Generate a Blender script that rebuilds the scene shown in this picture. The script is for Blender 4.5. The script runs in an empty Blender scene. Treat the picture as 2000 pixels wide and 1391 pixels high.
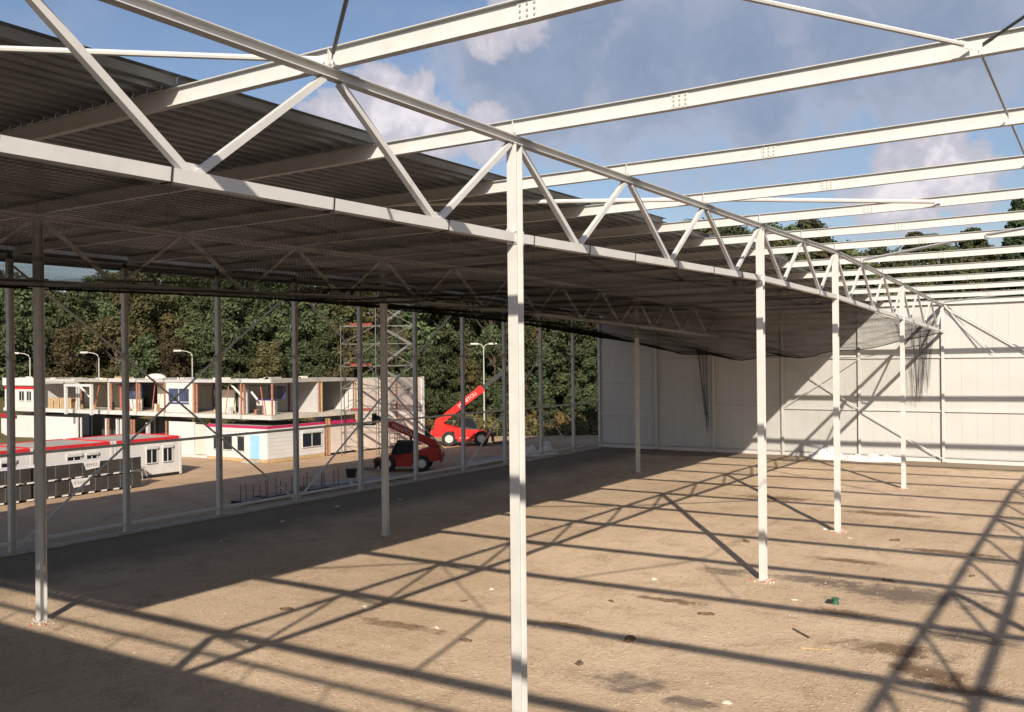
import bpy, bmesh, math, random
from mathutils import Vector, Matrix, noise as mnoise
R = math.radians
random.seed(7)

# ------------------------------------------------------------------ camera
scene = bpy.context.scene
col = scene.collection
H = 8.71
Y0 = 18.145          # depth of frame line 0; the frame lines stand 6 m apart
cam_d = bpy.data.cameras.new('camera'); cam = bpy.data.objects.new('camera', cam_d); col.objects.link(cam)
cam_d.sensor_width = 36.0; cam_d.lens = 1821.48 / 2000 * 36.0
cam_d.shift_y = 10.76 / 2000
cam_d.clip_start = 0.1; cam_d.clip_end = 3000
cam.matrix_world = Matrix.Translation((0, 0, H)) @ Matrix.Rotation(R(32.555), 4, 'Z') @ Matrix.Rotation(R(90), 4, 'X') @ Matrix.Rotation(R(-0.574), 4, 'Z')
scene.camera = cam
scene.render.resolution_x = 1024; scene.render.resolution_y = 712

# ------------------------------------------------------------------ sky and sun
SUN = Vector((0.93, -1.441, 1.0)).normalized()      # towards the sun
EL = math.asin(SUN.z); AZ = math.atan2(SUN.x, SUN.y)
CLOUD_W = [(-0.6273,0.7300,0.2714,0.0359),(-0.6490,0.7190,0.2488,0.0459),(-0.6083,0.7517,0.2550,0.0404),(-0.5821,0.7778,0.2370,0.0357),(-0.5475,0.8025,0.2371,0.0302),(-0.1291,0.9724,0.1942,0.0267),(-0.1496,0.9723,0.1795,0.0329),(-0.1124,0.9788,0.1713,0.0384),(-0.1684,0.9728,0.1593,0.0439),(-0.4962,0.7934,0.3525,0.0329),(-0.5226,0.7862,0.3299,0.0247)]
CLOUD_G = [(-0.5280,0.7938,0.3018,0.0604),(-0.4764,0.8296,0.2914,0.0934),(-0.3968,0.8683,0.2978,0.1098),(-0.3032,0.9058,0.2959,0.1153),(-0.2097,0.9276,0.3093,0.1098),(-0.1219,0.9427,0.3106,0.1098),(-0.4360,0.8326,0.3417,0.0824),(-0.2848,0.9276,0.2419,0.0659)]

class NT:
    """small node-tree helper"""
    def __init__(s, tree): s.t = tree; s.n = tree.nodes; s.l = tree.links
    def node(s, kind, **kw):
        n = s.n.new(kind)
        for k, v in kw.items(): setattr(n, k, v)
        return n
    def put(s, sock, v):
        if hasattr(v, 'is_output') or isinstance(v, bpy.types.NodeSocket): s.l.new(v, sock)
        else: sock.default_value = v
    def math(s, op, a, b=0.0, c=None, clamp=False):
        n = s.node('ShaderNodeMath', operation=op, use_clamp=clamp)
        s.put(n.inputs[0], a); s.put(n.inputs[1], b)
        if c is not None: s.put(n.inputs[2], c)
        return n.outputs[0]
    def vmath(s, op, a, b=None):
        n = s.node('ShaderNodeVectorMath', operation=op)
        s.put(n.inputs[0], a)
        if b is not None: s.put(n.inputs[1], b)
        return n.outputs['Value'] if op in ('LENGTH', 'DISTANCE', 'DOT_PRODUCT') else n.outputs[0]
    def noise(s, vec, scale, detail=6, rough=0.55, dist=0.0):
        n = s.node('ShaderNodeTexNoise')
        if vec is not None: s.put(n.inputs['Vector'], vec)
        n.inputs['Scale'].default_value = scale; n.inputs['Detail'].default_value = detail
        n.inputs['Roughness'].default_value = rough; n.inputs['Distortion'].default_value = dist
        return n.outputs['Fac']
    def smooth(s, v, lo, hi, a=0.0, b=1.0):
        n = s.node('ShaderNodeMapRange', interpolation_type='SMOOTHSTEP')
        s.put(n.inputs[0], v); n.inputs[1].default_value = lo; n.inputs[2].default_value = hi
        n.inputs[3].default_value = a; n.inputs[4].default_value = b
        return n.outputs[0]
    def mix(s, f, a, b, blend='MIX'):
        n = s.node('ShaderNodeMix', data_type='RGBA', blend_type=blend)
        s.put(n.inputs[0], f); s.put(n.inputs[6], a); s.put(n.inputs[7], b)
        return n.outputs[2]

def c4(c): return (c[0], c[1], c[2], 1.0)

world = bpy.data.worlds.new('World'); scene.world = world; world.use_nodes = True
w = NT(world.node_tree); w.n.clear()
sky = w.node('ShaderNodeTexSky', sky_type='NISHITA'); sky.sun_disc = False
sky.sun_elevation = EL; sky.sun_rotation = AZ
sky.air_density = 1.1; sky.dust_density = 1.6; sky.ozone_density = 1.3
tc = w.node('ShaderNodeTexCoord'); D = tc.outputs['Generated']
n1 = w.noise(D, 26.0, 12, 0.62, 0.3); n2 = w.noise(D, 7.0, 5, 0.5)
nn = w.math('ADD', w.math('MULTIPLY', w.math('SUBTRACT', n1, 0.5), 1.6), w.math('MULTIPLY', w.math('SUBTRACT', n2, 0.5), 0.9))
def field(blobs):
    f = None
    for x, y, z, r in blobs:
        d = w.vmath('DISTANCE', D, (x, y, z))
        v = w.math('SUBTRACT', 1.0, w.math('DIVIDE', d, r))
        f = v if f is None else w.math('MAXIMUM', f, v)
    return w.math('MAXIMUM', f, -1.5)
fw = w.math('ADD', field([(x, y, z, q*1.18) for x, y, z, q in CLOUD_W]), nn); fg = w.math('ADD', field(CLOUD_G), nn)
aw = w.smooth(fw, 0.02, 0.26); ag = w.smooth(fg, -0.25, 0.55)
# scattered thin cloud all round the sky
nb = w.noise(w.vmath('MULTIPLY', D, (1, 1, 2.6)), 4.2, 7, 0.58)
ab = w.math('MULTIPLY', w.smooth(nb, 0.42, 0.72), 0.6)
SKYS = 0.078
skyc = w.mix(1.0, sky.outputs[0], (0.97, 0.97, 1.06, 1), 'MULTIPLY')
cl_white = (8.6, 7.9, 8.2, 1); cl_grey = (2.35, 2.9, 4.1, 1); cl_thin = (3.6, 4.0, 5.0, 1)
c = w.mix(ab, skyc, cl_thin)
gcol = w.mix(w.smooth(fg, 0.1, 0.8), (4.3, 4.5, 5.4, 1), w.mix(w.smooth(n1, 0.3, 0.7), cl_grey, (2.9, 3.45, 4.65, 1)))
c = w.mix(w.math('MULTIPLY', ag, 0.85), c, gcol)
wcol = w.mix(w.smooth(fw, 0.1, 0.95), (5.0, 4.9, 5.6, 1), w.mix(w.smooth(n1, 0.35, 0.65), (5.6, 5.3, 5.9, 1), cl_white))
c = w.mix(w.math('MULTIPLY', aw, 0.9), c, wcol)
bg = w.node('ShaderNodeBackground'); w.l.new(c, bg.inputs[0]); bg.inputs[1].default_value = SKYS
wo = w.node('ShaderNodeOutputWorld'); w.l.new(bg.outputs[0], wo.inputs[0])

sun_d = bpy.data.lights.new('sun', 'SUN'); sun_d.energy = 5.0; sun_d.angle = R(0.53); sun_d.color = (1.0, 0.87, 0.71)
sun = bpy.data.objects.new('sun', sun_d); col.objects.link(sun)
sun.rotation_euler = (-SUN).to_track_quat('-Z', 'Y').to_euler(); sun.location = (60, -90, 80)
scene.view_settings.view_transform = 'Standard'; scene.view_settings.look = 'None'
scene.view_settings.exposure = 0.48; scene.view_settings.gamma = 1.0
scene.view_settings.use_curve_mapping = False

# ------------------------------------------------------------------ materials
def mat(name, color, rough=0.6, metal=0.0, var=0.0, vscale=3.0, bump=0.0, bscale=20.0, dirt=None, dscale=1.2, dlo=0.55, dhi=0.75, spec=0.4):
    m = bpy.data.materials.new(name); m.use_nodes = True
    t = NT(m.node_tree); b = t.n['Principled BSDF']
    b.inputs['Roughness'].default_value = rough; b.inputs['Metallic'].default_value = metal
    b.inputs['Specular IOR Level'].default_value = spec
    geo = t.node('ShaderNodeNewGeometry'); pos = geo.outputs['Position']
    cc = c4(color)
    if var:
        nz = t.noise(pos, vscale, 5, 0.6)
        lo = tuple(max(0, x * (1 - var)) for x in color); hi = tuple(min(1, x * (1 + var)) for x in color)
        cc = t.mix(t.smooth(nz, 0.3, 0.7), c4(lo), c4(hi))
    if dirt:
        nd = t.noise(pos, dscale, 7, 0.65)
        cc = t.mix(t.smooth(nd, dlo, dhi), cc, c4(dirt))
    t.put(b.inputs['Base Color'], cc)
    if bump:
        bn = t.node('ShaderNodeBump'); bn.inputs['Strength'].default_value = bump; bn.inputs['Distance'].default_value = 0.02
        t.l.new(t.noise(pos, bscale, 5, 0.6), bn.inputs['Height']); t.l.new(bn.outputs[0], b.inputs['Normal'])
    return m

M = {}
M['steel'] = mat('cream_steel_paint', (0.52, 0.53, 0.523), 0.42, var=0.05, vscale=1.7, dirt=(0.40, 0.39, 0.365), dscale=1.6, dlo=0.58, dhi=0.84)
M['galv'] = mat('galvanised_rod', (0.34, 0.34, 0.33), 0.45, metal=0.3, var=0.1)
M['darkrod'] = mat('dark_rod', (0.10, 0.10, 0.10), 0.5, var=0.1)
M['bolt'] = mat('bolt_head', (0.34, 0.33, 0.30), 0.5, metal=0.2)
M['deck'] = mat('roof_sheet', (0.175, 0.185, 0.20), 0.38, metal=0.65, var=0.18, vscale=0.9)
M['wall'] = mat('wall_panel', (0.48, 0.49, 0.485), 0.5, var=0.035, vscale=0.35)
M['girt'] = mat('girt_paint', (0.38, 0.385, 0.38), 0.5, var=0.06)
M['plinth'] = mat('plinth_concrete', (0.40, 0.385, 0.35), 0.85, var=0.15, vscale=2.5, bump=0.3)
M['white'] = mat('white_cabin', (0.56, 0.56, 0.555), 0.5, var=0.04, vscale=0.8, dirt=(0.5, 0.47, 0.42), dscale=0.6, dlo=0.58, dhi=0.8)
M['cream'] = mat('cream_partition', (0.70, 0.65, 0.54), 0.7, var=0.05)
M['beige'] = mat('ribbed_beige', (0.60, 0.53, 0.48), 0.6, var=0.07, vscale=0.8)
M['red'] = mat('red_fascia', (0.52, 0.022, 0.028), 0.45, var=0.12)
M['darkred'] = mat('dark_red_fascia', (0.30, 0.02, 0.03), 0.5, var=0.1)
M['pink'] = mat('magenta_fascia', (0.40, 0.022, 0.10), 0.45, var=0.1)
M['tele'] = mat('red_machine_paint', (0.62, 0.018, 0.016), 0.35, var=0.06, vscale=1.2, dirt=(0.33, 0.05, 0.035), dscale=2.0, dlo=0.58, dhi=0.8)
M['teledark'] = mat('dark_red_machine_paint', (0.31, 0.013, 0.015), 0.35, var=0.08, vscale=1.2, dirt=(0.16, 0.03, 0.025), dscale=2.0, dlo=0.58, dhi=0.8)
M['black'] = mat('black_paint', (0.022, 0.022, 0.024), 0.5, var=0.2)
M['rubber'] = mat('tyre_rubber', (0.025, 0.024, 0.023), 0.9, var=0.3, bump=0.4)
M['rim'] = mat('wheel_rim', (0.55, 0.53, 0.5), 0.5, var=0.1)
M['glass'] = mat('dark_glass', (0.015, 0.02, 0.025), 0.08, var=0.2, spec=0.6)
M['blueglass'] = mat('blue_glass', (0.035, 0.055, 0.11), 0.10, var=0.4, vscale=1.0, spec=0.6)
M['bluedoor'] = mat('light_blue_door', (0.27, 0.50, 0.80), 0.5, var=0.05)
M['bluetrim'] = mat('blue_sill', (0.02, 0.04, 0.25), 0.5)
M['rust'] = mat('rust_primer', (0.33, 0.165, 0.10), 0.75, var=0.25, vscale=4)
M['ochre'] = mat('ochre_primer', (0.46, 0.32, 0.17), 0.7, var=0.2, vscale=4)
M['redprimer'] = mat('red_primer', (0.36, 0.12, 0.075), 0.7, var=0.2, vscale=4)
M['slab'] = mat('module_floor', (0.44, 0.41, 0.36), 0.8, var=0.15, vscale=0.8)
M['roofgrey'] = mat('cabin_roof', (0.33, 0.31, 0.28), 0.8, var=0.18, vscale=0.7, dirt=(0.42, 0.36, 0.28), dscale=0.5)
M['greyframe'] = mat('grey_frame', (0.50, 0.52, 0.52), 0.5, var=0.08)
M['greypanel'] = mat('grey_board', (0.42, 0.42, 0.43), 0.7, var=0.08)
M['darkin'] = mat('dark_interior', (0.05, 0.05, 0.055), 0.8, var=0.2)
M['pack'] = mat('dark_panel_pack', (0.045, 0.042, 0.042), 0.6, var=0.25, vscale=0.8)
M['foam'] = mat('white_foam', (0.62, 0.61, 0.60), 0.9, var=0.05)
M['film'] = mat('white_film', (0.58, 0.58, 0.59), 0.35, var=0.06, vscale=3, bump=0.5, bscale=9)
M['print'] = mat('grey_print', (0.20, 0.20, 0.20), 0.7)
M['strap'] = mat('strap', (0.16, 0.155, 0.15), 0.6)
M['scaff'] = mat('scaffold_tube', (0.15, 0.145, 0.13), 0.6, metal=0.0, var=0.2)
M['scaffred'] = mat('red_toe_board', (0.20, 0.03, 0.025), 0.7, var=0.2)
M['plank'] = mat('dark_plank', (0.10, 0.075, 0.055), 0.85, var=0.25)
M['wood'] = mat('pallet_wood', (0.40, 0.29, 0.17), 0.85, var=0.3, vscale=5)
M['rebar'] = mat('rusty_rebar', (0.17, 0.065, 0.035), 0.85, var=0.3)
M['pipe'] = mat('grey_pipe', (0.30, 0.31, 0.33), 0.5, var=0.1)
M['pole'] = mat('lamp_pole', (0.40, 0.40, 0.37), 0.5, var=0.08)
M['lamp'] = mat('lamp_head', (0.48, 0.48, 0.45), 0.4)
M['bark'] = mat('bark', (0.085, 0.065, 0.048), 0.95, var=0.3, vscale=2)
M['green'] = mat('green_plastic', (0.03, 0.12, 0.07), 0.45, var=0.15)
M['grout'] = mat('pink_grout', (0.46, 0.36, 0.29), 0.9, var=0.25, vscale=9)
M['redscrap'] = mat('red_plastic', (0.48, 0.14, 0.11), 0.6)
M['stone'] = mat('pebble', (0.36, 0.31, 0.25), 0.9, var=0.45, vscale=3.1)
M['clod'] = mat('dark_clod', (0.13, 0.088, 0.055), 0.95, var=0.4, vscale=8)
M['chip'] = mat('pale_chip', (0.55, 0.50, 0.43), 0.85, var=0.15, vscale=5)
M['fencegreen'] = mat('green_fence', (0.10, 0.16, 0.12), 0.6, var=0.1)
M['cordnet'] = mat('netting_cord', (0.018, 0.016, 0.014), 0.95, spec=0.0)
M['cord'] = mat('net_cord', (0.02, 0.018, 0.016), 0.95, spec=0.0)

def leafmat(name, a, b, dry=None):
    m = bpy.data.materials.new(name); m.use_nodes = True
    t = NT(m.node_tree); bs = t.n['Principled BSDF']
    bs.inputs['Roughness'].default_value = 0.75; bs.inputs['Specular IOR Level'].default_value = 0.2
    g = t.node('ShaderNodeNewGeometry'); oi = t.node('ShaderNodeObjectInfo')
    f = t.math('MULTIPLY_ADD', g.outputs['Random Per Island'], 0.55, t.math('MULTIPLY', t.noise(g.outputs['Position'], 0.35, 3), 0.5))
    cc = t.mix(t.smooth(f, 0.2, 0.85), c4(a), c4(b))
    hs = t.node('ShaderNodeHueSaturation')
    t.put(hs.inputs['Hue'], t.math('MULTIPLY_ADD', oi.outputs['Random'], 0.06, 0.465))
    t.put(hs.inputs['Value'], t.math('MULTIPLY_ADD', oi.outputs['Random'], 0.7, 0.65))
    t.l.new(cc, hs.inputs['Color'])
    cc = hs.outputs[0]
    if dry: cc = t.mix(t.smooth(t.noise(g.outputs['Position'], 0.22, 3), 0.50, 0.68), cc, c4(dry))
    t.put(bs.inputs['Base Color'], cc)
    tr = t.node('ShaderNodeBsdfTranslucent'); t.put(tr.inputs[0], cc)
    mx = t.node('ShaderNodeMixShader'); mx.inputs[0].default_value = 0.22
    t.l.new(bs.outputs[0], mx.inputs[1]); t.l.new(tr.outputs[0], mx.inputs[2])
    t.l.new(mx.outputs[0], t.n['Material Output'].inputs[0])
    return m
M['leaf'] = leafmat('green_leaves', (0.030, 0.044, 0.019), (0.100, 0.124, 0.058))
M['leafmix'] = leafmat('turning_leaves', (0.040, 0.052, 0.022), (0.115, 0.126, 0.054), dry=(0.100, 0.084, 0.036))
M['leafbrown'] = leafmat('brown_leaves', (0.052, 0.050, 0.024), (0.120, 0.102, 0.046))
M['needle'] = leafmat('dark_needles', (0.014, 0.028, 0.014), (0.04, 0.055, 0.025))
M['grass'] = leafmat('rough_grass', (0.06, 0.065, 0.025), (0.16, 0.12, 0.05), dry=(0.24, 0.12, 0.05))

# netting: open weave, thin dark cord
m = bpy.data.materials.new('netting'); m.use_nodes = True; t = NT(m.node_tree)
bs = t.n['Principled BSDF']; bs.inputs['Base Color'].default_value = (0.035, 0.028, 0.023, 1); bs.inputs['Roughness'].default_value = 0.9
tr = t.node('ShaderNodeBsdfTransparent'); mx = t.node('ShaderNodeMixShader')
g = t.node('ShaderNodeNewGeometry')
t.put(mx.inputs[0], t.smooth(t.noise(g.outputs['Position'], 0.9, 4), 0.3, 0.75, 0.30, 0.52))
t.l.new(tr.outputs[0], mx.inputs[1]); t.l.new(bs.outputs[0], mx.inputs[2]); t.l.new(mx.outputs[0], t.n['Material Output'].inputs[0])
M['net'] = m
m2 = m.copy(); m2.name = 'dense_netting'; M['netdense'] = m2
for nd in m2.node_tree.nodes:
    if nd.type == 'MAP_RANGE': nd.inputs[3].default_value = 0.5; nd.inputs[4].default_value = 0.72

# ground: compacted sandy fill, with stains that have their own outline
STAINS = [(-6.4, 36.6, 3.0, 1.5, 'g'), (-9.8, 37.2, 1.9, 0.8, 'g'), (-11.0, 22.9, 1.15, 0.9, 'g'), (-5.6, 29.6, 1.9, 0.9, 'b'),
          (-4.3, 28.0, 1.2, 0.8, 'b'), (-3.4, 27.0, 1.4, 0.7, 'b'), (-7.5, 33.0, 1.3, 0.5, 'b'), (-3.8, 32.0, 1.6, 0.8, 'g'), (-9.0, 22.3, 0.9, 0.6, 'g'), (-13.5, 31.5, 1.6, 0.35, 'b'), (-20.0, 24.0, 2.2, 0.4, 'b'), (-15.0, 26.8, 1.2, 0.3, 'b'), (-6.0, 45.5, 2.6, 0.6, 'b'), (-10.5, 55.0, 3.0, 0.8, 'b'), (-9.5, 41.5, 1.8, 0.5, 'b'), (-13.2, 37.0, 1.3, 0.7, 'g'), (-17.5, 58.0, 3.0, 1.0, 'b')]
def groundmat(name, base, light, dark, stains=(), strips=False):
    m = bpy.data.materials.new(name); m.use_nodes = True; t = NT(m.node_tree); b = t.n['Principled BSDF']
    b.inputs['Roughness'].default_value = 0.95; b.inputs['Specular IOR Level'].default_value = 0.15
    g = t.node('ShaderNodeNewGeometry'); p = g.outputs['Position']
    big = t.noise(p, 0.09, 5, 0.6); mid = t.noise(p, 0.55, 7, 0.68, 0.5); fine = t.noise(p, 4.0, 7, 0.75); grit = t.noise(p, 17.0, 4, 0.75)
    cc = t.mix(t.smooth(big, 0.38, 0.62), c4(base), c4(light))
    vo = t.node('ShaderNodeTexVoronoi'); t.put(vo.inputs['Vector'], p); vo.inputs['Scale'].default_value = 9.0; vo.inputs['Randomness'].default_value = 1.0
    vor = vo.outputs['Distance']; vcol = t.node('ShaderNodeSeparateXYZ'); t.l.new(vo.outputs['Color'], vcol.inputs[0])
    peb = t.math('MULTIPLY', t.smooth(vcol.outputs[0], 0.55, 0.95), t.smooth(vor, 0.25, 0.55, 1.0, 0.0))
    pebd = t.math('MULTIPLY', t.smooth(vcol.outputs[1], 0.65, 0.95), t.smooth(vor, 0.25, 0.6, 1.0, 0.0))
    cc = t.mix(t.math('MULTIPLY', t.smooth(mid, 0.47, 0.70), 0.62), cc, c4(dark))
    st = t.noise(t.vmath('MULTIPLY', p, (2.2, 0.28, 1)), 0.8, 5, 0.6)
    cc = t.mix(t.math('MULTIPLY', t.smooth(st, 0.52, 0.7), 0.30), cc, c4(dark))
    cc = t.mix(t.math('MULTIPLY', t.smooth(fine, 0.46, 0.70), 0.48), cc, c4(tuple(x * 0.62 for x in base)))
    cc = t.mix(t.math('MULTIPLY', t.smooth(grit, 0.54, 0.70), 0.55), cc, c4(tuple(min(1, x * 1.35) for x in light)))
    cc = t.mix(t.math('MULTIPLY', peb, t.smooth(mid, 0.35, 0.6, 0.15, 0.7)), cc, c4(tuple(min(1, x*1.18) for x in light)))
    cc = t.mix(t.math('MULTIPLY', pebd, t.smooth(mid, 0.4, 0.65, 0.2, 0.75)), cc, c4(tuple(x*0.72 for x in dark)))
    wob = t.math('MULTIPLY', t.math('SUBTRACT', t.noise(p, 1.5, 7, 0.72), 0.5), 2.6)
    for sx, sy, rx, ry, kind in stains:
        d = t.vmath('LENGTH', t.vmath('MULTIPLY', t.vmath('SUBTRACT', p, (sx, sy, 0)), (1 / rx, 1 / ry, 0)))
        a = t.smooth(t.math('ADD', d, wob), 0.35, 1.15, 0.78, 0.0)
        cc = t.mix(a, cc, (0.12, 0.10, 0.085, 1) if kind == 'g' else (0.115, 0.066, 0.036, 1))
    if strips:      # wheel tracks of site traffic: pressed, slightly paler lines with tread marks
        sp0 = t.node('ShaderNodeSeparateXYZ'); t.l.new(p, sp0.inputs[0])
        for (ox, oy, ang_, A_, f_, ph) in ((-18, 22.9, 3, .5, .16, 0), (-8, 30, 62, 1.4, .07, 0.4), (-17, 45, 83, 2.0, .05, 2.0)):
            ca, sa = math.cos(R(ang_)), math.sin(R(ang_))
            dx = t.math('SUBTRACT', sp0.outputs[0], ox); dy = t.math('SUBTRACT', sp0.outputs[1], oy)
            al = t.math('ADD', t.math('MULTIPLY', dx, ca), t.math('MULTIPLY', dy, sa))
            ac = t.math('SUBTRACT', t.math('MULTIPLY', dy, ca), t.math('MULTIPLY', dx, sa))
            ac = t.math('ADD', ac, t.math('MULTIPLY', t.math('SINE', t.math('MULTIPLY_ADD', al, f_, ph)), A_))
            dd = t.math('ABSOLUTE', t.math('SUBTRACT', t.math('ABSOLUTE', ac), 0.95))
            inside = t.smooth(t.math('ADD', dd, t.math('MULTIPLY', t.math('SUBTRACT', mid, 0.5), 0.5)), 0.16, 0.34, 1.0, 0.0)
            tread = t.math('MULTIPLY_ADD', t.noise(p, 3.0, 4, 0.7), 1.3, -0.15)
            cc = t.mix(t.math('MULTIPLY', t.math('MULTIPLY', inside, tread), t.smooth(big, 0.3, 0.6, 0.25, 0.7)), cc, c4(light))
    if strips:      # darker gravel laid along the side wall, greyer along the far wall
        sep = t.node('ShaderNodeSeparateXYZ'); t.l.new(p, sep.inputs[0])
        w1 = t.math('MULTIPLY', t.math('SUBTRACT', t.noise(p, 0.35, 6, 0.65), 0.5), 5.0)
        a1 = t.smooth(t.math('ADD', sep.outputs[0], w1), -39.0, -34.5, 0.85, 0.0)
        gcol = t.mix(t.smooth(fine, 0.35, 0.7), (0.155, 0.125, 0.09, 1), (0.25, 0.205, 0.15, 1))
        cc = t.mix(a1, cc, gcol)
        a2 = t.smooth(t.math('ADD', sep.outputs[1], w1), 78.6, 80.6, 0.0, 0.85)
        cc = t.mix(a2, cc, (0.215, 0.175, 0.13, 1))
    t.put(b.inputs['Base Color'], cc)
    bn = t.node('ShaderNodeBump'); bn.inputs['Strength'].default_value = 0.8; bn.inputs['Distance'].default_value = 0.10
    t.put(bn.inputs['Height'], t.math('ADD', t.math('ADD', t.math('MULTIPLY', fine, 0.6), t.math('MULTIPLY', grit, 0.35)), t.math('MULTIPLY', peb, 0.35)))
    t.l.new(bn.outputs[0], b.inputs['Normal'])
    return m
M['ground'] = groundmat('sandy_fill', (0.50, 0.38, 0.262), (0.615, 0.48, 0.345), (0.34, 0.248, 0.164), STAINS, True)
M['yard'] = groundmat('yard_earth', (0.39, 0.275, 0.18), (0.46, 0.335, 0.225), (0.26, 0.175, 0.115))
M['strip'] = groundmat('dark_gravel', (0.072, 0.066, 0.058), (0.095, 0.088, 0.078), (0.05, 0.045, 0.04))
M['strip2'] = groundmat('grey_gravel', (0.20, 0.165, 0.125), (0.25, 0.20, 0.15), (0.12, 0.10, 0.08))
M['bankmat'] = groundmat('bank_earth', (0.08, 0.075, 0.035), (0.12, 0.10, 0.045), (0.05, 0.045, 0.02))

# ------------------------------------------------------------------ mesh builder
class MB:
    def __init__(s): s.v = []; s.f = []
    def add(s, vs, fs):
        o = len(s.v); s.v += [tuple(q) for q in vs]; s.f += [tuple(i + o for i in q) for q in fs]; return s
    def box(s, x0, x1, y0, y1, z0, z1):
        vs = [(x0,y0,z0),(x1,y0,z0),(x1,y1,z0),(x0,y1,z0),(x0,y0,z1),(x1,y0,z1),(x1,y1,z1),(x0,y1,z1)]
        return s.add(vs, [(0,3,2,1),(4,5,6,7),(0,1,5,4),(1,2,6,5),(2,3,7,6),(3,0,4,7)])
    def ext(s, prof, p0, p1, up=(0,0,1), cap=True):
        """extrude a 2-D profile (side, up) from p0 to p1"""
        p0 = Vector(p0); p1 = Vector(p1); ax = (p1 - p0).normalized(); u = Vector(up)
        if abs(ax.dot(u)) > 0.98: u = Vector((0, 1, 0))
        sd = ax.cross(u).normalized(); u = sd.cross(ax).normalized()
        n = len(prof); vs = [p0 + sd * a + u * b for a, b in prof] + [p1 + sd * a + u * b for a, b in prof]
        fs = [(i, (i + 1) % n, n + (i + 1) % n, n + i) for i in range(n)]
        if cap: fs += [tuple(range(n))[::-1], tuple(range(n, 2 * n))]
        return s.add(vs, fs)
    def bar(s, p0, p1, w, h, up=(0,0,1)): return s.ext([(-w/2,-h/2),(w/2,-h/2),(w/2,h/2),(-w/2,h/2)], p0, p1, up)
    def tube(s, p0, p1, r, n=8, r2=None):
        if r2 is None: return s.ext([(r*math.cos(2*math.pi*i/n), r*math.sin(2*math.pi*i/n)) for i in range(n)], p0, p1)
        p0 = Vector(p0); p1 = Vector(p1); ax = (p1 - p0).normalized(); u = Vector((0,0,1)) if abs(ax.z) < .95 else Vector((0,1,0))
        sd = ax.cross(u).normalized(); u = sd.cross(ax)
        cs = [(math.cos(2*math.pi*i/n), math.sin(2*math.pi*i/n)) for i in range(n)]
        vs = [p0 + (sd*a + u*b)*r for a, b in cs] + [p1 + (sd*a + u*b)*r2 for a, b in cs]
        return s.add(vs, [(i,(i+1)%n,n+(i+1)%n,n+i) for i in range(n)] + [tuple(range(n))[::-1], tuple(range(n,2*n))])
    def isec(s, p0, p1, h, b, tf, tw, up=(0,0,1)):
        q = [(-b/2,-h/2),(b/2,-h/2),(b/2,-h/2+tf),(tw/2,-h/2+tf),(tw/2,h/2-tf),(b/2,h/2-tf),(b/2,h/2),(-b/2,h/2),(-b/2,h/2-tf),(-tw/2,h/2-tf),(-tw/2,-h/2+tf),(-b/2,-h/2+tf)]
        return s.ext(q, p0, p1, up)
    def poly(s, pts, x0, x1, axis='y'):
        """extrude a polygon given in (a, z) along the third axis"""
        n = len(pts)
        if axis == 'y': vs = [(a, x0, z) for a, z in pts] + [(a, x1, z) for a, z in pts]
        else: vs = [(x0, a, z) for a, z in pts] + [(x1, a, z) for a, z in pts]
        return s.add(vs, [(i,(i+1)%n,n+(i+1)%n,n+i) for i in range(n)] + [tuple(range(n))[::-1], tuple(range(n,2*n))])

LOC = {}
def put(o, parent=None):
    col.objects.link(o)
    if parent is not None: o.parent = parent
    return o
def tag(o, label, cat, group=None, kind=None):
    if kind: o['kind'] = kind
    if label: o['label'] = label
    if cat: o['category'] = cat
    if group: o['group'] = group
    return o
def mesh(name, mb, m, origin=(0,0,0), smooth=False):
    me = bpy.data.meshes.new(name); ox, oy, oz = origin
    me.from_pydata([(x-ox, y-oy, z-oz) for x, y, z in mb.v], [], mb.f)
    bm = bmesh.new(); bm.from_mesh(me); bmesh.ops.recalc_face_normals(bm, faces=bm.faces); bm.to_mesh(me); bm.free()
    me.materials.append(M[m] if isinstance(m, str) else m)
    if smooth:
        for p in me.polygons: p.use_smooth = True
    return me
def thing(name, label, cat, loc=(0,0,0), group=None, kind=None):
    o = bpy.data.objects.new(name, None); put(o); o.location = loc; o.empty_display_size = 0.2
    LOC[o.name] = tuple(loc); return tag(o, label, cat, group, kind)
def part(name, mb, m, root, label=None, smooth=False, kind=None):
    """a mesh in world coordinates under root (thing or part); its origin stays at the thing's base"""
    base = LOC[root.name]
    o = bpy.data.objects.new(name, mesh(name, mb, m, base, smooth)); put(o, root)
    LOC[o.name] = base
    if label: o['label'] = label
    if kind: o['kind'] = kind
    return o
def single(name, mb, m, label, cat, loc=(0,0,0), group=None, kind=None, smooth=False):
    o = bpy.data.objects.new(name, mesh(name, mb, m, loc, smooth)); o.location = loc; put(o); LOC[o.name] = tuple(loc)
    return tag(o, label, cat, group, kind)
def pb(name, root, m, x0, x1, y0, y1, z0, z1, label=None):
    return part(name, MB().box(x0,x1,y0,y1,z0,z1), m, root, label)
def shared(name, me, root, loc=(0,0,0), rz=0.0):
    o = bpy.data.objects.new(name, me); put(o, root); o.location = loc; o.rotation_euler = (0,0,rz); return o

def lerp(x, tab):
    if x <= tab[0][0]: return tab[0][1]
    for (a, va), (b, vb) in zip(tab, tab[1:]):
        if x <= b: return va + (vb - va) * (x - a) / (b - a)
    return tab[-1][1]
ZO = [(-6, 0), (-3, 0), (0, .03), (3, .17), (5, .28), (8, -.2), (11, -.78)]
ZB = [(-3, 11.38), (0, 11.55), (3, 11.89), (5, 11.80), (8, 11.33), (11, 10.83)]
zo = lambda k: lerp(k, ZO)
zb = lambda k: lerp(k, ZB)
YK = lambda k: Y0 + 6.0 * k
XM, XI, XW, XR = -11.463, -30.73, -42.89, 7.81
YF = YK(11)          # far wall

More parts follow.
